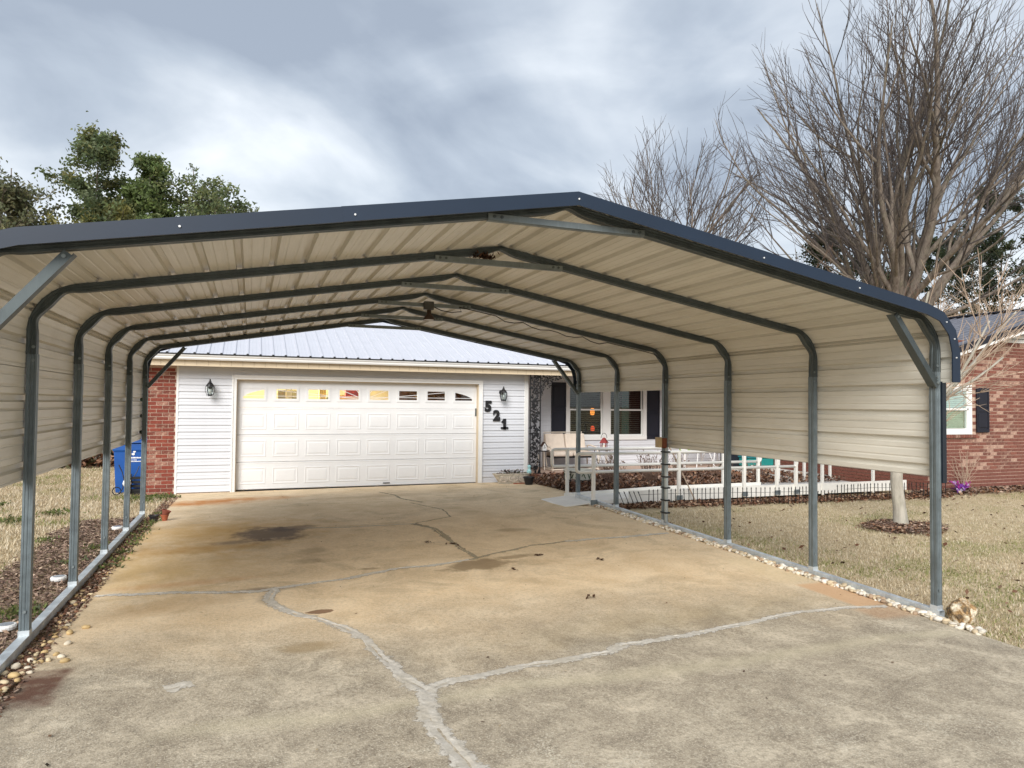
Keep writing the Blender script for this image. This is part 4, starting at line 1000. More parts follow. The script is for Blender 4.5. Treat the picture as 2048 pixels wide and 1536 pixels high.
def glider():
    t = thing('porch_glider', 'two-seat porch glider with beige cushions and a bent cream tube frame', 'bench', (8.5, 10.9, PF))
    FR = plain('cream_metal', (.68, .60, .50), .45)
    x0, x1, y = 7.98, 9.03, 10.85
    for xa, xb in ((x0, 8.48), (8.50, x1)):
        m = MB(); m.prism([(y+.28, .42), (y+.40, .86), (y+.30, .88), (y+.18, .44)], xa, xb, 'x'); m.build('back_cushion', CUSH, t, bevel=.03)
        m = MB(); m.box(xa, xb, y-.25, y+.26, .36, .46); m.build('seat_cushion', CUSH, t, bevel=.03)
    MB().box(x0, x1, y-.22, y+.25, .32, .355).build('seat_frame', BLACK, t)
    for x in (x0-.06, x1+.06):
        MB().tube([(x, y+.25, .05+PF), (x, y-.30, .05+PF), (x, y-.34, .12+PF), (x, y-.30, .42), (x, y-.24, .56), (x, y+.1, .60), (x, y+.26, .58), (x, y+.26, .30), (x, y+.25, .05+PF)], .018, 8).build('arm_frame', FR, t, smooth=True)
        MB().tube([(x, y-.32, PF+.025), (x, y+.30, PF+.025)], .02, 8).build('runner', FR, t)
    for yy in (y-.30, y+.25): MB().tube([(x0-.06, yy, PF+.035), (x1+.06, yy, PF+.035)], .015, 8).build('cross_bar', FR, t)
    MB().tube([(x0+.02, y+.36, .3), (x0+.02, y+.42, .9), (x1-.02, y+.42, .9), (x1-.02, y+.36, .3)], .015, 8).build('back_frame', FR, t)
    # metal side tables either end
    for xc, lab in ((7.80, 'small dark-topped metal side table left of the porch glider'), (9.42, 'small dark-topped metal side table right of the porch glider')):
        s_ = thing('side_table', lab, 'table', (xc, 10.85, PF)); MB().lathe([(.16, .475), (.165, .485), (.16, .495)], (xc, 10.85, 0), 16).build('table_top', BLACK, s_)
        for k in range(3):
            a = k*2.094+.4; MB().tube([(xc+.12*math.cos(a), 10.85+.12*math.sin(a), .475), (xc+.1*math.cos(a), 10.85+.1*math.sin(a), .3), (xc+.16*math.cos(a), 10.85+.16*math.sin(a), PF+.01)], .011, 6).build('leg', FR, s_)
    b = thing('birdhouse', 'small white toy birdhouse on the left side table', 'birdhouse', (7.80, 10.80, .495))
    MB().prism([(7.75, .495), (7.85, .495), (7.85, .60), (7.80, .68), (7.75, .60)], 10.75, 10.85, 'y').build('birdhouse_body', WHITE, b)
    for x_, z_ in ((7.80, .61), (7.785, .555), (7.815, .56), (7.80, .585)): MB().tube([(x_, 10.751, z_), (x_, 10.745, z_)], .010, 8).build('spot', BLACK, b)
    rf_ = MB(); rf_.bar((7.73, 10.80, .59), (7.80, 10.80, .69), .12, .012, (-.8, 0, .6)); rf_.bar((7.87, 10.80, .59), (7.80, 10.80, .69), .12, .012, (.8, 0, .6)); rf_.build('roof', plain('dark_wood', (.06, .03, .02), .8), b)
    l = thing('lantern', 'red metal candle lantern with a loop handle on the right side table', 'lantern', (9.40, 10.83, .495)); RED = plain('red_metal', (.22, .02, .018), .4)
    MB().lathe([(.10, .495), (.10, .51), (.085, .515), (.085, .52)], (9.40, 10.83, 0), 4).build('lantern_base', RED, l)
    for k in range(4):
        a = k*math.pi/2; MB().tube([(9.40+.082*math.cos(a), 10.83+.082*math.sin(a), .515), (9.40+.082*math.cos(a), 10.83+.082*math.sin(a), .66)], .012, 5).build('lantern_post', RED, l)
    MB().lathe([(.125, .65), (.12, .665), (.05, .76), (.03, .78)], (9.40, 10.83, 0), 4).build('lantern_roof', RED, l)
    MB().lathe([(.035, .52), (.035, .60)], (9.40, 10.83, 0), 10).build('candle', plain('wax', (.75, .68, .55), .6), l)
    MB().tube([(9.40+.08*math.cos(a*math.pi/10), 10.83, .77+.12*math.sin(a*math.pi/10)) for a in range(11)], .006, 5).build('handle', BLACK, l)
glider()
def porch_right():
    # round sign, white folding chairs, dark box and teal box beside the wing
    s_ = thing('round_sign', 'round white disc with a lime green rim leaning by the porch chairs', 'sign', (11.55, 10.6, PF))
    MB().tube([(11.55, 10.6, .55), (11.55, 10.57, .55)], .17, 24).build('rim', plain('lime', (.36, .52, .10), .5), s_); MB().tube([(11.52, 10.569, .565), (11.52, 10.56, .565)], .135, 24).build('disc', WHITE, s_)
    MB().box(11.53, 11.57, 10.58, 10.62, PF, .42).build('stake', WHITE, s_)
    for xc, lab in ((12.05, 'white metal porch chair next to the round sign'), (12.55, 'white metal porch chair next to the dark storage box')):
        c = thing('porch_chair', lab, 'chair', (xc, 10.7, PF), 'white chairs on the porch')
        MB().box(xc-.20, xc+.20, 10.5, 10.9, .40, .425).build('seat', plain('white_wire', (.66, .64, .6), .5), c, bevel=.01)
        for k in range(6): MB().box(xc-.19, xc+.19, 10.90, 10.915, .47+k*.065, .50+k*.065).build('back_slat', WHITE, c)
        for sx in (-1, 1):
            MB().tube([(xc+sx*.17, 10.5, .40), (xc+sx*.27, 10.42, PF+.01)], .013, 6).build('leg', WHITE, c); MB().tube([(xc+sx*.19, 10.88, .85), (xc+sx*.19, 10.88, .40), (xc+sx*.26, 10.95, PF+.01)], .013, 6).build('leg', WHITE, c)
            MB().tube([(xc+sx*.19, 10.88, .62), (xc+sx*.22, 10.5, .62), (xc+sx*.17, 10.5, .40)], .013, 6).build('arm', WHITE, c)
    MB().lathe([(.19, .43), (.20, .46), (.17, .49)], (12.55, 10.7, 0), 14)
    b = thing('storage_box', 'black storage box on the porch beside the white chairs', 'box', (13.0, 10.7, PF)); MB().box(12.85, 13.2, 10.5, 10.9, PF, .62).build('box_body', plain('black_box', (.012, .014, .022), .5), b, bevel=.02); MB().box(12.83, 13.22, 10.48, 10.92, .62, .66).build('box_lid', plain('black_lid', (.014, .02, .05), .45), b, bevel=.01)
    b = thing('cooler', 'teal plastic cooler chest at the right end of the porch', 'cooler', (12.9, 9.6, PF)); MB().box(13.12, 13.92, 10.12, 10.5, PF+.02, .26).build('chest', plain('teal_plastic', (.02, .26, .24), .4), b, bevel=.03); MB().box(13.10, 13.94, 10.10, 10.52, .26, .31).build('lid', plain('teal_lid', (.02, .20, .22), .4), b, bevel=.02)
    p = thing('garden_pole', 'thin pale pole leaning from the ramp rail to the fence', 'pole', (8.5, 5.9, -.05)); MB().tube([(8.15, 6.2, .92), (8.25, 6.15, .72), (8.52, 5.9, -.05)], .012, 6).build('pole_rod', TWIG, p)
porch_right()
def recycling_bin():
    x0, x1, y0 = -1.06, -.50, 10.72; z = gh(-.8, 10.8)
    t = thing('recycling_bin', 'blue wheeled recycling bin with a white logo beside the brick corner', 'bin', ((x0+x1)/2, 11, z)); BL = plain('blue_plastic', (.006, .08, .33), .45, 0, .12, 4)
    m = MB(); rows = []
    for a, zz in ((.06, .0), (.055, .05), (.02, .78), (.0, .80), (.0, .93)):
        rows.append([(x0+a, y0+a, z+zz), (x1-a, y0+a, z+zz), (x1-a, y0+.62-a, z+zz), (x0+a, y0+.62-a, z+zz)])
    for r_ in rows: m.v += r_
    for i in range(4):
        for j in range(4): m.f.append((i*4+j, i*4+(j+1) % 4, i*4+4+(j+1) % 4, i*4+4+j))
    m.f += [(3, 2, 1, 0), (16, 17, 18, 19)]; m.build('bin_body', BL, t, bevel=.02)
    MB().prism([(y0-.03, z+.94), (y0-.03, z+.97), (y0+.3, z+1.04), (y0+.66, z+1.0), (y0+.66, z+.94)], x0-.02, x1+.02, 'x').build('lid', BL, t, bevel=.012)
    for x in (x0+.0, x1-.06): MB().tube([(x, y0+.6, z+.11), (x+.06, y0+.6, z+.11)], .11, 16).build('wheel', BLACK, t)
    lg = MB(); c = Vector((-.735, y0+.012, z+.83))
    for k in range(5):
        a = k*2*math.pi/5+.3; q = c+Vector((.045*math.cos(a), .01, .045*math.sin(a)-.06))
        lg.tube([q, q+Vector((0, -.012, 0))], .024, 8)
    lg.build('logo', plain('white_print', (.85, .85, .85), .5), t)
    wp = bpy.data.materials['white_print']
    for dz_, w_, h_ in ((.60, .22, .030), (.565, .13, .012), (.535, .21, .018)):
        k = MB(); x = -.79
        while x < -.79+w_:
            q = R.uniform(.012, .022); k.box(x, x+q, y0+.018, y0+.03, z+dz_+.05, z+dz_+.05+h_*R.uniform(.75, 1)); x += q+.005
        k.build('lettering', wp, t)
    s_ = thing('plant_cart', 'thin black iron scroll plant cart in front of the blue bin', 'cart', (-.85, 10.5, z))
    m = MB(); m.tube([(-.92, 10.55, z+.55), (-.86, 10.53, z+.42), (-.82, 10.5, z+.28), (-.84, 10.48, z+.1), (-.90, 10.46, z+.03)], .010, 6); m.tube([(-.58, 10.55, z+.52), (-.62, 10.53, z+.4), (-.70, 10.5, z+.25), (-.70, 10.48, z+.05)], .008, 6); m.build('frame', BLACK, s_)
    MB().tube([(-.93+.07*math.cos(a*.42), 10.45, z+.075+.07*math.sin(a*.42)) for a in range(15)], .009, 6, closed=True).build('wheel', BLACK, s_)
    w_ = thing('white_bird_ornament', 'small white bird ornament standing by the blue bin', 'ornament', (-.74, 10.42, z))
    MB().lathe([(.01, .0), (.05, .03), (.075, .08), (.06, .13), (.03, .16), (.025, .20), (.035, .225), (.01, .25)], (-.76, 10.42, z+.13), 12).build('bird_body', WHITE, w_, smooth=True); MB().box(-.78, -.74, 10.40, 10.44, z, z+.14).build('foot', WHITE, w_)
    k = thing('black_crate', 'black slatted plastic crate at the foot of the blue bin', 'crate', (-.6, 10.55, z))
    MB().box(-.74, -.50, 10.52, 10.70, z, z+.05).build('crate_base', BLACK, k)
    for q in range(4): 
        f = MB(); f.box(-.74, -.50, 10.50, 10.52, z+.05+q*.075, z+.10+q*.075); f.box(-.74, -.72, 10.52, 10.70, z+.05+q*.075, z+.10+q*.075); f.box(-.52, -.50, 10.52, 10.70, z+.05+q*.075, z+.10+q*.075); f.build('slat', BLACK, k)
    for x in (-.735, -.515):
        for y in (10.515, 10.69): MB().box(x-.012, x+.012, y-.012, y+.012, z+.03, z+.36).build('corner_post', BLACK, k)
recycling_bin()
def carport_bits():
    Y3 = 3*S; yb = Y3-.03
    t = thing('hanging_lamp', 'dark metal work lamp with a cone shade hanging under the carport peak', 'lamp', (3.34, yb, 2.7))
    BR_ = plain('brown_metal', (.05, .03, .02), .5, .2)
    MB().box(3.28, 3.40, yb-.05, yb+.01, 2.70, 2.80).build('box_mount', plain('grey_box', (.06, .06, .055), .5), t, bevel=.006)
    MB().tube([(3.34, yb-.02, 2.70), (3.34, yb-.02, 2.66)], .018, 8).build('stem', BR_, t)
    MB().lathe([(.024, .14), (.026, .08), (.05, .05), (.078, .0), (.07, .0), (.045, .045)], (3.345, yb-.02, 2.575), 18, caps=False).build('shade', BR_, t, smooth=True)
    MB().lathe([(.062, .004), (.05, .03), (.02, .06)], (3.345, yb-.02, 2.575), 14).build('bulb', plain('frost', (.8, .76, .66), .3), t)
    c = thing('power_cable', 'thin black cable looped from the hanging lamp along the roof frame', 'cable', (3.4, yb, 2.7))
    P = outer_path(1, -.075, 1.79); L = P[-1][4]; pts = [(3.40, yb-.02, 2.74), (3.5, yb-.02, 2.70), (3.62, yb-.02, 2.685), (3.75, yb-.02, 2.70)]
    for i in range(26):
        s_ = L-.42-i*(L-.75)/25; x, z, nx, nz = path_at(P, s_)
        pts.append((x, yb-.005, z-.012-(.045*abs(math.sin(i*.9)) if 4 < i < 17 else 0)))
    pts += [(W-.02, yb-.005, 1.8), (W-.02, yb-.005, 1.15)]
    MB().tube(pts, .006, 5).build('cable', BLACK, c)
    b = thing('junction_box', 'tan and rusty electrical box strapped to a right carport post', 'electrical box', (6.66, Y3, 1.05))
    MB().box(6.585, 6.65, Y3-.02, Y3+.07, 1.0, 1.14).build('box_body', plain('tan_box', (.50, .38, .22), .6), b, bevel=.006)
    MB().box(6.64, 6.70, Y3-.045, Y3-.002, .995, 1.13).build('rusty_bracket', plain('rust', (.16, .05, .025), .9), b)
    d = thing('conduit', 'grey conduit taped with black straps down a right carport post', 'conduit', (6.7, Y3-.03, .5))
    MB().tube([(6.705, Y3-.026, -.02), (6.705, Y3-.026, 1.0)], .026, 12).build('pipe', plain('grey_pvc', (.42, .45, .44), .5), d, smooth=True)
    for z in (.10, .27, .44, .59, .76, .93): MB().box(6.672, 6.752, Y3-.056, Y3+.066, z, z+.02).build('strap', BLACK, d)
    n = thing('dry_leaf_nest', 'small brown clump of dry leaves on the second roof brace', 'nest', (3.17, S-.02, 2.785)); m = MB(); cs = []
    for i in range(130):
        p = Vector((3.17+R.gauss(0, .045), S-.015+R.gauss(0, .02), 2.797+abs(R.gauss(0, .022)))); dd = Vector((R.uniform(-1, 1), R.uniform(-1, 1), R.uniform(-1, 1))).normalized()*.022; q = dd.orthogonal().normalized()*.011
        m.add([p-dd, p+q, p+dd, p-q], [(0, 1, 2, 3)]); cs += [R.choice([(.06, .03, .02), (.10, .05, .03), (.03, .018, .012)])]*4
    m.build('leaves', VC, n, fix=False, colors=cs)
    for x, y, lab in ((-.235, 1.74, 'round white solar path light in the mulch nearest the camera'), (-.235, 3.18, 'round white solar path light in the mulch beside the third left post'), (-.20, 5.9, 'round white solar path light in the mulch near the fifth left post')):
        z = gh(x, y)+.0; k = thing('path_light', lab, 'path light', (x, y, z), 'solar path lights in the left mulch bed')
        MB().lathe([(.045, 0), (.062, .01), (.066, .03), (.060, .042), (.045, .044)], (x, y, z), 18).build('light_ring', WHITE, k, smooth=False); MB().lathe([(.001, .046), (.046, .0455)], (x, y, z), 18, caps=False).build('solar_cell', plain('solar', (.25, .27, .30), .2), k)
carport_bits()
def rock():
    bm = bmesh.new(); bmesh.ops.create_icosphere(bm, subdivisions=4, radius=1)
    for v in bm.verts:
        n = v.co.normalized(); d = 1+.28*noise.noise(n*1.4+Vector((4, 1, 2)))+.12*noise.noise(n*4)+.05*noise.noise(n*11)
        v.co = Vector((n.x*.105*d, n.y*.10*d, n.z*.105*d+.06))
    me = bpy.data.meshes.new('rock'); bm.to_mesh(me); bm.free()
    m = Mat('quartz_rock'); n1 = m.noise(11, 5, .65, .5); n2 = m.noise(30, 5, .7); m.set(color=m.mix(m.val(n2, .45, .65, 0, .6), m.ramp(n1, (.38, (.09, .065, .04)), (.47, (.36, .21, .08)), (.56, (.72, .62, .46))), (.12, .1, .06)), rough=.85); m.bump(n2, .7, .01)
    me.materials.append(m.m); o = link('rock', me); tag(o, 'tan and white quartz rock beside the foot of the right front post', 'rock'); o.location = (6.86, -.08, -.16)
rock()

# ---------------------------------------------------------------- trees
def rv(a=1.): return Vector((R.uniform(-a, a), R.uniform(-a, a), R.uniform(-a, a)))
def curve_branch(p, d, ln, n, curl=.12, lift=.1):
    pts = [Vector(p)]; d = Vector(d).normalized()
    for i in range(n):
        d = (d + rv(curl) + Vector((0, 0, lift))).normalized(); pts.append(pts[-1]+d*ln/n)
    return pts, d
def bare_tree(name, label, base, h_fork, limbs, H, spread, trunk_r, bark, twigmat, rmin=.0085, group=None, seed=1, up=.055, limb_r=.36, keep=.89, lat=.64, sc=1.6, prob=.50):
    R.seed(seed); base = Vector(base); t = thing(name, label, 'tree', base, group); tr = MB(); tw = MB()
    fork = base+Vector((0, 0, h_fork)); cz = h_fork*.5+H*.5; RX = spread*(H-h_fork); RZ = H-cz+.3; cc = base+Vector((0, 0, cz))
    tr.tube([base+Vector((0, 0, -.3)), base+Vector((0, 0, .3)), base+Vector((.05, 0, h_fork*.5)), fork], [trunk_r*1.5, trunk_r*1.15, trunk_r, trunk_r*.9], 12)
    def env(p):
        q = p-cc; k = 1+.10*noise.noise(q*.35+Vector((seed, 0, 0))); return (q.x/RX)**2+(q.y/RX)**2+(max(q.z, -9)/RZ)**2 < k
    def chain(p, d, r, first=False, lvl=0):
        pts = [p]; rs = [r]; todo = []; n = 0; sgn = 1
        while r > rmin and n < 44:
            step = sc*(.13+1.05*math.sqrt(r))*R.uniform(.8, 1.2)
            out = (p-cc); out.z *= .4
            wig = .12 if r < .03 else .12
            d = (d+rv(wig)+Vector((0, 0, up))+out.normalized()*.035).normalized(); p = p+d*step
            if not env(p): 
                if len(pts) > 1 and r < .08: break
                r *= .62
            pts.append(p); r *= keep if r < .12 else keep+.045; rs.append(r); n += 1
            if R.random() < ((prob if r > .03 else prob+.18) if not first or n > 1 else .2):
                ax = d.cross(rv()).normalized()
                if not first and lvl > 1: ax = (ax+Vector((0, 0, .25))).normalized()
                todo.append((p, (d+ax*R.uniform(.38, .80)).normalized(), r*R.uniform(lat-.12, lat+.16)))
        rs[-1] = min(rs[-1], rmin*.6)
        if len(pts) > 1: (tr if rs[0] > .05 else tw).tube(pts, rs, 8 if rs[0] > .05 else 5 if rs[0] > .02 else 3, caps=False)
        for q in todo:
            if q[2] > rmin*.8: chain(q[0], q[1], max(q[2], rmin*1.3), False, lvl+1)
    for k in range(limbs):
        a = k*2.399+R.uniform(-.3, .3); o = 0 if k == 0 else spread*1.45*math.sqrt((k+.5)/limbs)*R.uniform(.8, 1.1)
        chain(fork+Vector((math.cos(a), math.sin(a), 0))*trunk_r*.45+Vector((0, 0, R.uniform(-.5, .1))), Vector((math.cos(a)*o, math.sin(a)*o, 1)).normalized(), trunk_r*limb_r*R.uniform(.75, 1.1)*(1.15 if k == 0 else 1), True)
    tr.build('trunk', bark, t, smooth=True, fix=False); tag(tw.build('crown', twigmat, t, fix=False), None, kind='stuff')
    return t
GT = plain('grey_twigs', (.075, .062, .058), .9)
bt = bare_tree('bare_tree', 'huge bare winter tree with pale trunk and fanning limbs behind the carport roof', (30.0, 20.2, -.2), 5.0, 13, 23.4, .46, .60, BARK1, GT, .0080, seed=4, prob=.44)
def clumps(t, pts, n=26):
    m = MB(); cs = []
    for c in pts:
        for i in range(n):
            p = Vector(c)+Vector((R.gauss(0, .12), R.gauss(0, .12), R.gauss(0, .16))); d = rv().normalized()*R.uniform(.06, .12); q = d.orthogonal().normalized()*.05
            m.add([p-d, p+q, p+d, p-q], [(0, 1, 2, 3)]); cs += [R.choice([(.07, .035, .022), (.10, .05, .03), (.04, .022, .016)])]*4
    m.build('dead_leaf_clumps', VC, t, fix=False, colors=cs)
clumps(bt, [(29.9, 20.2, 14.0), (33.2, 20.5, 10.6), (33.0, 20.2, 10.2), (30.1, 20, 16.8), (35.2, 21, 15.2), (31.5, 20, 14.6), (24.8, 20, 13), (36.5, 21, 17), (29, 20, 12.2)])
bare_tree('bare_tree', 'smaller rounded bare tree rising behind the carport ridge', (25.6, 32, -.2), 5.5, 8, 19.4, .42, .36, BARK2, GT, .0105, seed=11, sc=2.1, prob=.60)
bare_tree('bare_tree', 'low spreading bare tree between the two tall bare trees', (30.6, 31, -.2), 2.6, 6, 10.6, .6, .24, BARK2, GT, .0105, seed=21)
bare_tree('bare_tree', 'bare brown tree close behind the dark grey wing roof', (35.5, 19.0, -.2), 2.0, 6, 9.4, .7, .2, BARK1, TWIG, .0085, seed=5, up=.0)
bare_tree('bare_tree', 'short bare brown tree left of the huge bare tree trunk', (27.0, 21.5, -.2), 2.2, 6, 9.6, .55, .17, BARK1, REDTWIG, .0085, seed=8)
bare_tree('bare_tree', 'bare twiggy tree at the right edge in front of the pines', (42.0, 20.5, -.2), 2.6, 6, 12.0, .7, .2, BARK1, TWIG, .0085, seed=15, up=.0)
bare_tree('bare_tree', 'faint bare treetop just above the left carport trim', (2.6, 30, -.2), 3.0, 4, 10.3, .4, .14, BARK2, GT, .009, seed=17)
# small ornamental tree on the right lawn
def small_tree():
    R.seed(31); b = Vector((10.17, 3.27, gh(10, 3.2)-.04)); t = thing('small_tree', 'small bare pale-barked tree in a mulch ring on the right lawn', 'tree', b)
    tr = MB(); tr.tube([b+Vector((.01, 0, -.05)), b+Vector((0, 0, .06)), b+Vector((-.03, 0, .3)), b+Vector((-.06, .02, .65)), b+Vector((-.03, .02, 1.2))], [.14, .10, .085, .08, .075], 12)
    tw = MB()
    f = b+Vector((-.03, .02, 1.15))
    for k in range(9):
        a = k*.7+R.uniform(-.2, .2); out = R.uniform(.5, 1.25)
        p, d = curve_branch(f, (math.cos(a)*out+.25, math.sin(a)*out, .85), R.uniform(1.9, 2.7), 8, .10, .03)
        tr.tube(p, [.034*(1-.75*i/8)+.004 for i in range(9)], 6)
        for j in range(11):
            i = R.randint(1, 7); q, e = curve_branch(p[i], (p[i]-p[i-1]).normalized()+rv(.8), R.uniform(.5, 1.3), 5, .12, .03)
            tw.tube(q, [.0085*(1-.6*u/5) for u in range(6)], 4, caps=False)
            for m_ in range(4):
                q2, _ = curve_branch(q[R.randint(1, 4)], e+rv(.8), R.uniform(.2, .5), 3, .12, .03); tw.tube(q2, [.006, .0045, .004, .002], 3, caps=False)
    tr.build('trunk', BARK3, t, smooth=True); tw.build('crown_twigs', TWIG, t, fix=False)
small_tree()
def leafy_tree(name, label, base, H, prof, bark, cols, nleaf, lsize, seed, z0, stems=1, sparse=.5, group=None, cat='tree', droop=0):
    """prof(u) = crown radius at height fraction u (0 at z0, 1 at top)"""
    R.seed(seed); base = Vector(base); t = thing(name, label, cat, base, group); tr = MB(); lf = MB(); cs = []; tips = []
    for s_ in range(stems):
        a0 = R.uniform(0, 6.28); off = Vector((math.cos(a0), math.sin(a0), 0))*(.0 if stems == 1 else prof(.3)*.5)
        n = 14; pts = []
        for i in range(n+1):
            u = i/n; pts.append(base+off*u+Vector((.10*noise.noise(Vector((u*4, seed, s_))), .10*noise.noise(Vector((u*4, seed+9, s_))), H*u*(1 if s_ == 0 else .88))))
        tr.tube(pts, [max(.015, H*.009*(1-.93*i/n)) for i in range(n+1)], 7)
        nb = 52 if stems == 1 else 26
        for k in range(nb):
            u = R.random()**.8; zz = z0+(H*(1 if s_ == 0 else .88)-z0)*u; i = min(n-1, int(zz/(H*(1 if s_ == 0 else .88))*n)); p = pts[i].lerp(pts[i+1], .5); p.z = base.z+zz
            a = R.uniform(0, 6.28); r_ = prof(u)*R.uniform(.65, 1.1)
            q, e = curve_branch(p, (math.cos(a), math.sin(a), .45-droop), max(.25, r_*1.15), 5, .16, .05)
            tr.tube(q, [max(.008, .028*(1-u*.6)*(1-.7*m_/5)) for m_ in range(6)], 4, caps=False)
            for m_ in range(6):
                f = R.uniform(.3, 1); ii = min(4, int(f*5)); pp = q[ii].lerp(q[ii+1], f*5-ii); q2, e2 = curve_branch(pp, e+rv(.9), r_*R.uniform(.2, .5)+.12, 3, .2, .08)
                tr.tube(q2, [.010, .008, .006, .003], 3, caps=False); tips += q2[1:]; 
    per = nleaf//max(1, len(tips))+1
    for c in tips:
        if R.random() < .14+sparse*.32: continue
        shade = R.uniform(.65, 1.25); base_c = R.choice(cols)
        for i in range(R.randint(max(1, per//2), per*3//2)):
            p = c+Vector((R.gauss(0, .13), R.gauss(0, .13), R.gauss(0, .10))); d = (rv()+Vector((0, 0, .15))).normalized()*lsize*R.uniform(.6, 1.2); q = d.cross(rv()).normalized()*lsize*.36; b2 = d*.35
            lf.v += [tuple(p-d*.5), tuple(p+q), tuple(p+d), tuple(p-q)]; k = len(lf.v)-4; lf.f.append((k, k+1, k+2, k+3))
            cs += [hsv(base_c, shade*R.uniform(.75, 1.25))]*4
    tr.build('trunk', bark, t, smooth=True, fix=False); lf.build('crown', LEAF, t, fix=False, colors=cs)
    return t
GREEN = [(.15, .19, .08), (.12, .16, .075), (.19, .22, .09), (.22, .215, .085), (.16, .19, .10)]
GREENC = [(.15, .21, .07), (.19, .25, .085), (.23, .26, .10), (.13, .17, .07)]
leafy_tree('evergreen_tree', 'open leafy evergreen at the far left edge', (-5.45, 22, -.2), 9.3, lambda u: 1.9*(1-u)**.55+.2, BARK2, [(.15, .165, .09), (.19, .19, .09), (.13, .14, .075), (.20, .185, .10)], 15000, .105, 41, 4.2, 3, .9)
leafy_tree('evergreen_tree', 'tallest leafy evergreen with a narrow top at the left', (-3.62, 22.3, -.2), 10.5, lambda u: 1.45*(1-u)**.5*(.75+.3*math.sin(u*19))+.25, BARK2, GREEN, 26000, .105, 42, 4.0, 1, .5)
leafy_tree('evergreen_tree', 'bright green evergreen right of the tallest left tree', (-2.05, 22.6, -.2), 10.0, lambda u: 1.1*(1-u)**.6+.2, BARK2, GREENC, 26000, .105, 43, 4.0, 1, .3)
leafy_tree('evergreen_tree', 'sparse spreading evergreen nearest the middle above the carport trim', (-.1, 22.2, -.2), 9.9, lambda u: 1.5*(1-u)**.35+.1, BARK2, [(.16, .20, .09), (.13, .165, .08), (.20, .22, .09)], 16000, .105, 44, 4.8, 3, .9)
leafy_tree('evergreen_tree', 'short yellowish evergreen filling between the left trees', (-3.0, 21.0, -.2), 7.9, lambda u: 1.5*(1-u)**.5+.2, BARK2, [(.22, .20, .06), (.18, .18, .06), (.14, .15, .06)], 20000, .105, 45, 4.0, 2, .5)
DK = [(.045, .065, .032), (.06, .08, .04), (.035, .052, .028), (.08, .095, .045)]
leafy_tree('pine_tree', 'dark pine behind the trunk of the huge bare tree', (33.5, 28, -.2), 12.6, lambda u: 1.7*(1-u)**.6+.3, BARK2, DK, 13000, .13, 51, 4.5, 1, .5)
leafy_tree('pine_tree', 'tall dark pine at the right edge behind the bare limbs', (47.5, 27, -.2), 15.8, lambda u: 3.2*(1-u)**.5+.6, BARK2, DK, 22000, .15, 52, 5, 1, .5)
leafy_tree('pine_tree', 'lower dark pine right of the huge bare tree', (43.0, 28, -.2), 12.5, lambda u: 3.0*(1-u)**.5+.4, BARK2, DK, 20000, .14, 53, 3, 1, .5)
leafy_tree('pine_tree', 'dark pine directly above the grey wing roof', (39.2, 30, -.2), 12.0, lambda u: 2.6*(1-u)**.5+.4, BARK2, DK, 15000, .14, 54, 3, 1, .5)

# ---------------------------------------------------------------- ground cover (uncountable: grass, mulch, leaves, gravel)
def in_ring(x, y): return ((x-10.05)/.60)**2+((y-3.12)/.42)**2 < 1+.25*noise.noise(Vector((x*4, y*4, 0)))
def bed_left(y): return -.80+.10*noise.noise(Vector((1, y*1.1, 0)))
def grass(name, label, area, n, dens=lambda x, y: 1, seed=1, ln=(.03, .06), wd=.0045):
    R.seed(seed); m = MB(); cs = []; x0, x1, y0, y1 = area; V = m.v; F = m.f
    for i in range(n):
        u = R.random(); x = R.uniform(x0, x1); y = R.uniform(y0, y1)
        if R.random() > dens(x, y): continue
        z = gh(x, y)-.025; a = R.uniform(0, 6.283); L = R.uniform(*ln); el = R.uniform(.15, 1.1)
        gn = noise.noise(Vector((x*.55, y*.9, 4)))+.35*noise.noise(Vector((x*2.5, y*2.5, 1))); ca, sa = math.cos(a), math.sin(a)
        w_ = wd*R.uniform(.7, 1.4); k = len(V)
        V += [(x-sa*w_, y+ca*w_, z), (x+sa*w_, y-ca*w_, z), (x+ca*L*math.cos(el), y+sa*L*math.cos(el), z+L*math.sin(el)+.012)]; F.append((k, k+1, k+2))
        gp = min(.8, max(0, (gn-.04)*1.5)) + (.35 if abs(x-6.9) < .55 and noise.noise(Vector((y*.8, 3, 3))) > -.1 else 0)
        if R.random() < gp: c = R.choice([(.24, .27, .08), (.32, .34, .12), (.18, .21, .06), (.40, .38, .16)])
        else: c = R.choice([(.72, .60, .41), (.80, .69, .50), (.60, .48, .31), (.84, .75, .58), (.44, .34, .22)])
        b = R.uniform(.8, 1.15); cs += [hsv(c, b*.85), hsv(c, b*.85), hsv(c, b)]
    o = m.build(name, GRASS, fix=False, colors=cs); tag(o, label, 'grass', kind='stuff')
def dens_r(x, y):
    if y > 5.2+.1*noise.noise(Vector((x*2, 0, 0))) or in_ring(x, y) or (x < 6.78 and y > -.2) or (x < 6.63): return 0
    d = math.hypot(x-1.35, y+4.15); return min(1, max(.18, 1.45-d*.09))
grass('lawn_grass', 'dormant tan lawn grass with green patches right of the driveway', (6.62, 19, -3.5, 5.4), 420000, dens_r, 61, (.014, .036), .0032)
def dens_l(x, y):
    if x > bed_left(y) and y < 7.0: return 0
    if x > -.44 and y > 10.2: return 0
    if y > 7.0 and x > .05: return 0
    return min(1, max(.25, 1.3-y*.06))
grass('lawn_grass', 'dormant tan lawn grass beyond the left carport posts', (-7.5, .1, 2.0, 17.5), 150000, dens_l, 62, (.035, .07), .006)
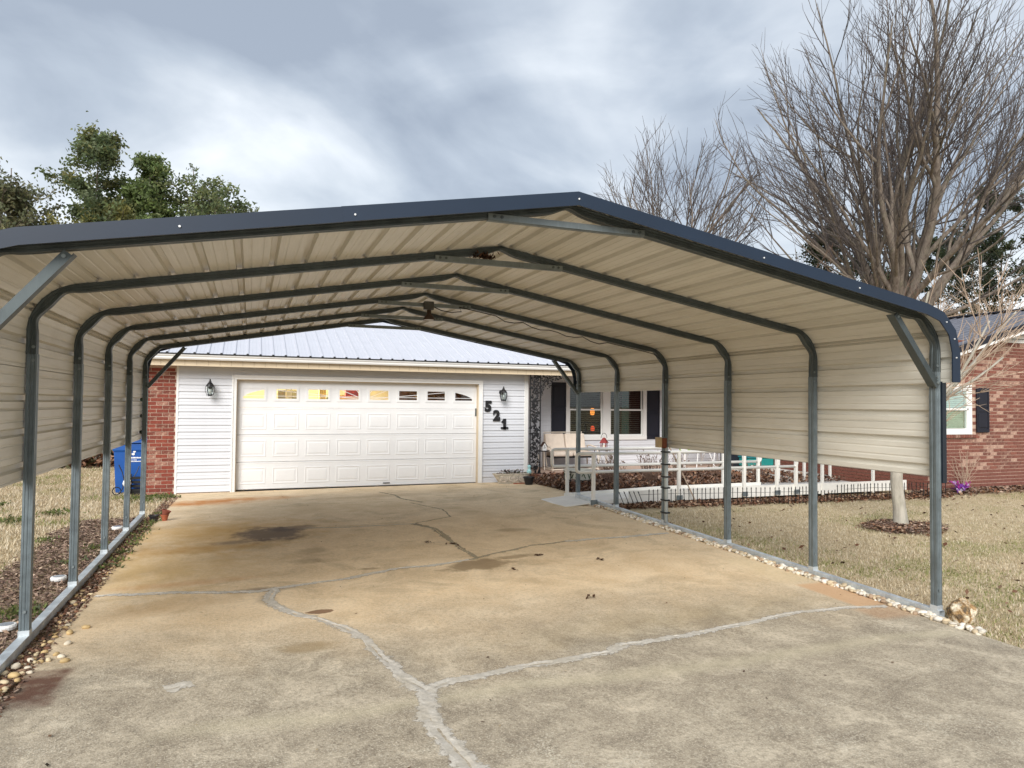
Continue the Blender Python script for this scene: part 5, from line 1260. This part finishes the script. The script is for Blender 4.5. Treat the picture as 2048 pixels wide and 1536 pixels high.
def litter(name, label, n, fn, cols, size=(.02, .05), asp=.35, seed=1, lift=.03, cat='mulch', tilt=.5):
    R.seed(seed); m = MB(); cs = []
    for i in range(n):
        x, y, ok = fn()
        if not ok: continue
        z = gh(x, y)-.02+R.random()*lift; L = R.uniform(*size); a = R.uniform(0, 6.283); d = Vector((math.cos(a), math.sin(a), R.uniform(-tilt, tilt)))*L/2; q = Vector((-math.sin(a), math.cos(a), R.uniform(-tilt, tilt)))*L*asp*R.uniform(.6, 1.3)/2; p = Vector((x, y, z)); up_ = Vector((0, 0, L*.12))
        m.v += [tuple(p-d), tuple(p-d*.1+q+up_), tuple(p+d), tuple(p+d*.1-q)]; k = len(m.v)-4; m.f += [(k, k+1, k+3), (k+1, k+2, k+3)]
        c = hsv(R.choice(cols), R.uniform(.65, 1.3)); cs += [c]*4
    o = m.build(name, VC, fix=False, colors=cs); tag(o, label, cat, kind='stuff')
MUL = [(.14, .09, .07), (.20, .13, .10), (.30, .21, .16), (.10, .07, .055), (.42, .31, .23), (.25, .17, .12)]
LV = [(.13, .06, .035), (.19, .09, .05), (.24, .13, .08), (.09, .045, .03), (.30, .19, .12)]
def f_left():
    y = R.uniform(-.5, 7.05); x = R.uniform(-1.0, -.02); return x, y, x > bed_left(y)-.03+R.gauss(0, .04) or y < 1
litter('mulch', 'brown wood mulch in the bed along the left carport rail', 26000, f_left, MUL, (.02, .06), .35, 71, .035)
def f_edge():
    y = R.uniform(.1, 9.8); x = R.uniform(.0, .17); return x, y, True
litter('mulch', 'dry leaves and soil crumbs between the left rail and the concrete', 8000, f_edge, MUL+LV, (.015, .045), .45, 72, .03)
def f_porch():
    y = R.uniform(7.15, 10.0); x = R.uniform(6.75, 13.2); return x, y, x > 7.15-(y-8.2)*.03 + (0 if y > 7.6 else -.2)
litter('leaf_litter', 'dark brown fallen leaves in the bed between ramp and porch', 24000, f_porch, [hsv(c, 1.0) for c in LV+MUL[:3]], (.04, .10), .6, 73, .24, 'leaves', .9)
def f_fence():
    x = R.uniform(6.75, 13.7); y = 5.75-(x-7)*.075+R.gauss(.08, .14); return x, y, True
litter('leaf_litter', 'fallen leaves gathered along the black picket edging', 5200, f_fence, LV+[(.35, .24, .16)], (.03, .08), .6, 74, .05, 'leaves', .8)
def f_ring():
    a, r_ = R.uniform(0, 6.283), R.random()**.5; return 10.05+.64*r_*math.cos(a)*R.uniform(.7, 1.2), 3.12+.45*r_*math.sin(a)*R.uniform(.7, 1.2), True
litter('mulch', 'brown mulch ring around the small tree on the right lawn', 3500, f_ring, LV+MUL, (.03, .07), .4, 75, .05)
def f_wing():
    x = R.uniform(13.3, 18); return x, 5.72-abs(R.gauss(0, .20)), True
litter('leaf_litter', 'fallen leaves along the foot of the brick wing', 3600, f_wing, LV+MUL, (.03, .09), .6, 76, .07, 'leaves', .9)
def f_lawn():
    if R.random() < .75: x, y = R.uniform(6.8, 15), R.uniform(-1.5, 5.2)
    else: x, y = R.uniform(-6, -.9), R.uniform(3, 12)
    return x, y, True
litter('leaf_litter', 'scattered single brown leaves lying on the lawns', 380, f_lawn, [hsv(c, .7) for c in LV], (.04, .09), .55, 77, .06, 'leaves', .6)
def f_drive():
    x, y = R.uniform(.3, 6.5), R.uniform(-1, 9.5); return x, y, True
R.seed(5)
def drive_bits():
    m = MB(); cs = []
    for i in range(170):
        x, y = R.uniform(.3, 6.45), -1.2+10.5*R.random()**1.1; z = gh(x, y)+.005; L = R.uniform(.012, .035); a = R.uniform(0, 6.28); d = Vector((math.cos(a), math.sin(a), .1))*L/2; q = Vector((-math.sin(a), math.cos(a), .2))*L*.25; p = Vector((x, y, z+.004))
        m.v += [tuple(p-d), tuple(p+q), tuple(p+d), tuple(p-q)]; k = len(m.v)-4; m.f += [(k, k+1, k+3), (k+1, k+2, k+3)]
        cs += [R.choice([(.06, .03, .02), (.10, .05, .03), (.04, .03, .02), (.16, .09, .05), (.35, .28, .18)])]*4
    for x, y in ((3.6, 3.75), (3.85, 2.4), (4.9, 2.55), (4.35, 2.9), (3.35, 3.9), (4.15, 1.3)):
        for i in range(7):
            p = Vector((x+R.gauss(0, .03), y+R.gauss(0, .03), gh(x, y)+.012)); a = R.uniform(0, 6.28); d = Vector((math.cos(a), math.sin(a), R.uniform(-.3, .3)))*.028; q = Vector((-math.sin(a), math.cos(a), .4))*.012
            m.v += [tuple(p-d), tuple(p+q), tuple(p+d), tuple(p-q)]; k = len(m.v)-4; m.f += [(k, k+1, k+3), (k+1, k+2, k+3)]; cs += [(.07, .035, .02)]*4
    tag(m.build('leaf_litter', VC, fix=False, colors=cs), 'tiny leaf crumbs and specks scattered over the concrete', 'leaves', kind='stuff')
drive_bits()
def icos():
    bm = bmesh.new(); bmesh.ops.create_icosphere(bm, subdivisions=2, radius=1); v = [x.co.copy() for x in bm.verts]; f = [tuple(y.index for y in q.verts) for q in bm.faces]; bm.free(); return v, f
IV, IF = icos()
def gravel(name, label, n, fn, cols, size, seed):
    R.seed(seed); m = MB(); cs = []
    for i in range(n):
        x, y, dz = fn(); s_ = R.uniform(*size); M3 = Matrix.Rotation(R.uniform(0, 6.28), 3, 'Z') @ Matrix.Rotation(R.uniform(-.5, .5), 3, 'X') @ Matrix.Diagonal((s_*R.uniform(.9, 1.5), s_*R.uniform(.7, 1), s_*R.uniform(.5, .8)))
        o = Vector((R.uniform(-9, 9), R.uniform(-9, 9), 0)); p = Vector((x, y, gh(x, y)-.01+s_*.4+dz)); c = hsv(R.choice(cols), R.uniform(.75, 1.15)); k = len(m.v)
        m.v += [tuple(p+M3@(v*(1+.22*noise.noise(v*1.6+o)))) for v in IV]; m.f += [tuple(q+k for q in f) for f in IF]; cs += [c]*len(IV)
    tag(m.build(name, m_vcol('pebbles', .8, .3), smooth=True, fix=False, colors=cs), label, 'gravel', kind='stuff')
PW = [(.66, .60, .48), (.72, .66, .56), (.58, .50, .37), (.75, .70, .62), (.52, .42, .28), (.38, .27, .18)]
PY = [(.60, .45, .24), (.52, .36, .17), (.66, .54, .34), (.42, .29, .15), (.58, .50, .36)]
gravel('gravel', 'white river pebbles between the concrete and the right carport rail', 950, lambda: (6.60+R.triangular(-.015, .085, .03), R.uniform(-.42, 6.0), R.random()*.025), PW, (.016, .030), 81)
gravel('gravel', 'small yellowish pebbles along the left carport rail', 420, lambda: (R.uniform(.02, .15), R.uniform(.4, 7.2), R.random()*.008), PY+LV+LV, (.009, .020), 82)
R.seed(83)
for i, (x, y) in enumerate([(.10, 1.0), (.16, .96), (.05, .9), (.12, .86), (.20, .98), (.02, .80), (.08, .74), (.15, .78), (.0, .70), (.06, .64), (.12, .66), (.02, .58), (.09, .55), (.26, 1.02), (-.03, .62), (.22, 1.08), (.30, .93), (.05, .46), (.14, 1.14), (.10, .40), (.24, 1.28), (.20, 1.52), (.28, 1.62)]):
    bm = bmesh.new(); bmesh.ops.create_icosphere(bm, subdivisions=2, radius=1); o_ = Vector((i*3.1, 0, 0)); s_ = R.uniform(.015, .028)
    for v in bm.verts: n_ = v.co.copy(); v.co = Vector((n_.x*s_*1.25, n_.y*s_*.85, n_.z*s_*.7))*(1+.25*noise.noise(n_*1.5+o_))
    me = bpy.data.meshes.new('pebble'); bm.to_mesh(me); bm.free(); me.materials.append(R.choice(PEB) if 'PEB' in globals() else STONEW)
    if i == 0: PEB = [STONEW, plain('amber_stone', (.56, .40, .19), .75, 0, .25, 18), plain('tan_stone', (.62, .50, .32), .75, 0, .25, 18)]
    me.polygons.foreach_set('use_smooth', [True]*len(me.polygons)); o = link('pebble', me); tag(o, 'loose pale pebble among the larger ones at the left front driveway edge', 'pebble', 'large pebbles at the left front edge')
    o.location = (x, y, gh(x, y)+s_*.4); o.rotation_euler = (0, 0, R.uniform(0, 6.28))
# ---------------------------------------------------------------- weeds and shrubs
def weeds(label, spots, seed, cols, sz=.03):
    R.seed(seed); m = MB(); cs = []
    for x, y, r_, n in spots:
        for i in range(n):
            p = Vector((x+R.gauss(0, r_), y+R.gauss(0, r_), gh(x, y)-.01+R.random()*.05)); d = (rv()+Vector((0, 0, .7))).normalized()*sz*R.uniform(.6, 1.3); q = d.cross(rv()).normalized()*sz*.35
            m.v += [tuple(p-d*.4), tuple(p+q), tuple(p+d), tuple(p-q)]; k = len(m.v)-4; m.f.append((k, k+1, k+2, k+3)); cs += [hsv(R.choice(cols), R.uniform(.7, 1.3))]*4
    tag(m.build('weeds', LEAF, fix=False, colors=cs), label, 'weeds', kind='stuff')
WG = [(.13, .17, .05), (.18, .22, .06), (.10, .12, .05), (.22, .20, .09)]
weeds('low green weeds growing along the left concrete edge', [(.12, y, .05, 45) for y in (3.6, 3.9, 4.3, 4.7, 5.0, 5.3, 5.7, 6.1, 6.4, 6.9, 7.3)]+[(-.25, 2.15, .11, 240), (-.30, 3.95, .06, 70), (-.22, 4.6, .08, 90), (-.85, 5.3, .08, 80)], 91, WG)
weeds('green grass tufts at the foot of the garage brick', [(-.2, 9.95, .14, 200), (.0, 9.75, .08, 120), (-.3, 9.3, .12, 90), (-.5, 9.8, .12, 110), (-1.3, 8.0, .12, 150), (-1.7, 7.3, .14, 120), (-2.6, 9.5, .15, 120)], 92, WG, .04)
def shrub(label, x, y, h, n, spread, seed, mat=REDTWIG, leaves=30):
    R.seed(seed); b = Vector((x, y, gh(x, y)-.04)); t = thing('bare_shrub', label, 'shrub', b, 'bare shrubs in the porch bed'); m = MB(); lf = MB(); cs = []
    for i in range(n):
        a = R.uniform(0, 6.28); p, e = curve_branch(b+Vector((R.gauss(0, .04), R.gauss(0, .04), 0)), (math.cos(a)*spread*R.random(), math.sin(a)*spread*R.random(), 1), h*R.uniform(.6, 1), 5, .13, .04)
        m.tube(p, [.008*(1-.6*u/5) for u in range(6)], 4, caps=False)
        for k in range(4):
            q, _ = curve_branch(p[R.randint(2, 5)], e+rv(.8), h*R.uniform(.12, .3), 3, .2, .02); m.tube(q, [.005, .004, .0035, .002], 3, caps=False)
            if R.random() < leaves/100:
                c = q[-1]; d = rv().normalized()*.03; w_ = d.orthogonal().normalized()*.018; lf.add([c-d, c+w_, c+d, c-w_], [(0, 1, 2, 3)]); cs += [R.choice([(.08, .04, .03), (.05, .06, .03), (.14, .08, .05)])]*4
    m.build('stems', mat, t, fix=False)
    if lf.v: lf.build('dry_leaves', VC, t, fix=False, colors=cs)
shrub('bare reddish shrub just behind the ramp rail start', 7.95, 7.75, .75, 26, .6, 101)
shrub('bare twiggy shrub in front of the right porch window', 8.75, 7.75, .80, 30, .55, 102)
shrub('bare shrub behind the taped conduit post', 9.55, 8.0, .70, 26, .6, 103, leaves=60)
shrub('low bare shrub behind the middle of the ramp', 10.9, 8.3, .55, 30, .7, 104)
shrub('low bare brown shrub nearest the ramp platform', 11.7, 8.2, .5, 30, .8, 105)
shrub('rose stem with dark leaves beside the iron pot stand', 8.15, 8.5, .75, 12, .5, 106, leaves=90)
# pink and purple flowers at the brick wing
def flowers():
    R.seed(7); x, y = 14.42, 5.5; z = gh(x, y); t = thing('artificial_flowers', 'bunch of purple and white flowers lying at the foot of the brick wing', 'flowers', (x, y, z)); m = MB(); cs = []
    for i in range(46):
        c = Vector((x+R.uniform(-.24, .22), y+R.uniform(-.1, .1), z+R.uniform(.02, .20))); k0 = R.choice([(.22, .05, .40), (.35, .08, .45), (.75, .68, .80), (.50, .35, .62), (.45, .05, .30)]); r_ = R.uniform(.03, .055)
        ax = (rv()+Vector((0, -.8, .4))).normalized(); u = ax.orthogonal().normalized(); v = ax.cross(u)
        for p in range(5):
            a = p*1.2566; d = (u*math.cos(a)+v*math.sin(a)); s_ = ax.cross(d); m.add([c, c+d*r_*.6+s_*r_*.4+ax*.01, c+d*r_+ax*.004, c+d*r_*.6-s_*r_*.4+ax*.01], [(0, 1, 2, 3)]); cs += [hsv(k0, R.uniform(.8, 1.2))]*4
    m.build('blossoms', LEAF, t, fix=False, colors=cs); st = MB()
    for i in range(10): st.tube([(x+R.uniform(-.2, .2), y, z), (x+R.uniform(-.3, .3), y-.03, z+R.uniform(.08, .2))], .004, 4)
    st.build('stems', plain('green_stem', (.05, .09, .03), .7), t)
    s_ = thing('bare_shrub', 'thin bare twig shrub against the brick wing behind the flowers', 'shrub', (15.1, 5.6, z)); q = MB()
    for i in range(9):
        p, e = curve_branch((15.1+R.gauss(0, .05), 5.62, z), (R.uniform(-.5, .7), -.05, 1), R.uniform(.5, .95), 5, .14, .02); q.tube(p, [.007*(1-.6*u/5) for u in range(6)], 4, caps=False)
        for k in range(4): p2, _ = curve_branch(p[R.randint(1, 4)], e+rv(.7), .25, 3, .2, .02); q.tube(p2, .003, 3, caps=False)
    q.build('stems', TWIG, s_, fix=False); s_.location.x -= .45
flowers()
# far edge of the left lawn: leaf bank, brush and trunks
def f_bank():
    x = R.uniform(-16, -.6); return x, 16.6+abs(R.gauss(0, 1.6)), True
litter('leaf_litter', 'bank of dry leaves and brush at the far end of the left lawn', 9000, f_bank, LV+[(.10, .10, .05)], (.10, .28), .6, 111, .35, 'leaves', .9)
for i, (x, y, h, lab) in enumerate([(-3.4, 17.6, 1.5, 'bare brown brush left of the ivy-covered trunk'), (-2.55, 17.9, 1.6, 'bare brown brush just left of the blue bin'), (-4.6, 17.5, 1.4, 'bare brown brush at the far left lawn edge')]):
    R.seed(120+i); b = Vector((x, y, -.2)); t = thing('brush', lab, 'shrub', b); m = MB()
    for k in range(60):
        p, e = curve_branch(b+Vector((R.gauss(0, .35), R.gauss(0, .25), 0)), (R.uniform(-.6, .6), R.uniform(-.4, .4), 1), h*R.uniform(.4, 1), 4, .2, .0); m.tube(p, [.016, .013, .010, .008, .004], 3, caps=False)
    m.build('stems', REDTWIG, t, fix=False)
def hedge():
    for i, (x, y, w_, h) in enumerate([(-1.3, 19.2, 1.3, 2.6), (-6.8, 19.5, 2.4, 3.0), (-10, 20, 2.6, 3.4)]):
        leafy_tree('evergreen_shrub', ['dark evergreen shrub behind the blue bin', 'dark evergreen shrub at the far left behind the lawn', 'big dark evergreen shrub hidden beyond the left panels'][i], (x, y, -.2), h, lambda u, w_=w_: w_*(1-u*.6), BARK2, DK+[(.04, .05, .02)], 4500, .13, 130+i, .3, 2, .2, cat='shrub')
    b = Vector((-2.35, 17.3, -.2)); t = thing('ivy_trunk', 'thick pale mossy tree trunk at the end of the left lawn', 'tree', b); R.seed(140)
    MB().tube([b, b+Vector((0, 0, .4)), b+Vector((.02, 0, 2.5)), b+Vector((-.02, 0, 6))], [.26, .19, .16, .12], 12).build('trunk', BARK3, t, smooth=True)
    m = MB(); cs = []
    for i in range(420):
        a = R.uniform(0, 6.28); p = b+Vector((.2*math.cos(a), .2*math.sin(a), R.random()**1.5*1.6)); d = rv().normalized()*.05; q = d.orthogonal().normalized()*.035; m.add([p-d, p+q, p+d, p-q], [(0, 1, 2, 3)]); cs += [R.choice([(.10, .12, .05), (.14, .15, .07), (.06, .08, .03)])]*4
    m.build('ivy', LEAF, t, fix=False, colors=cs)
hedge()
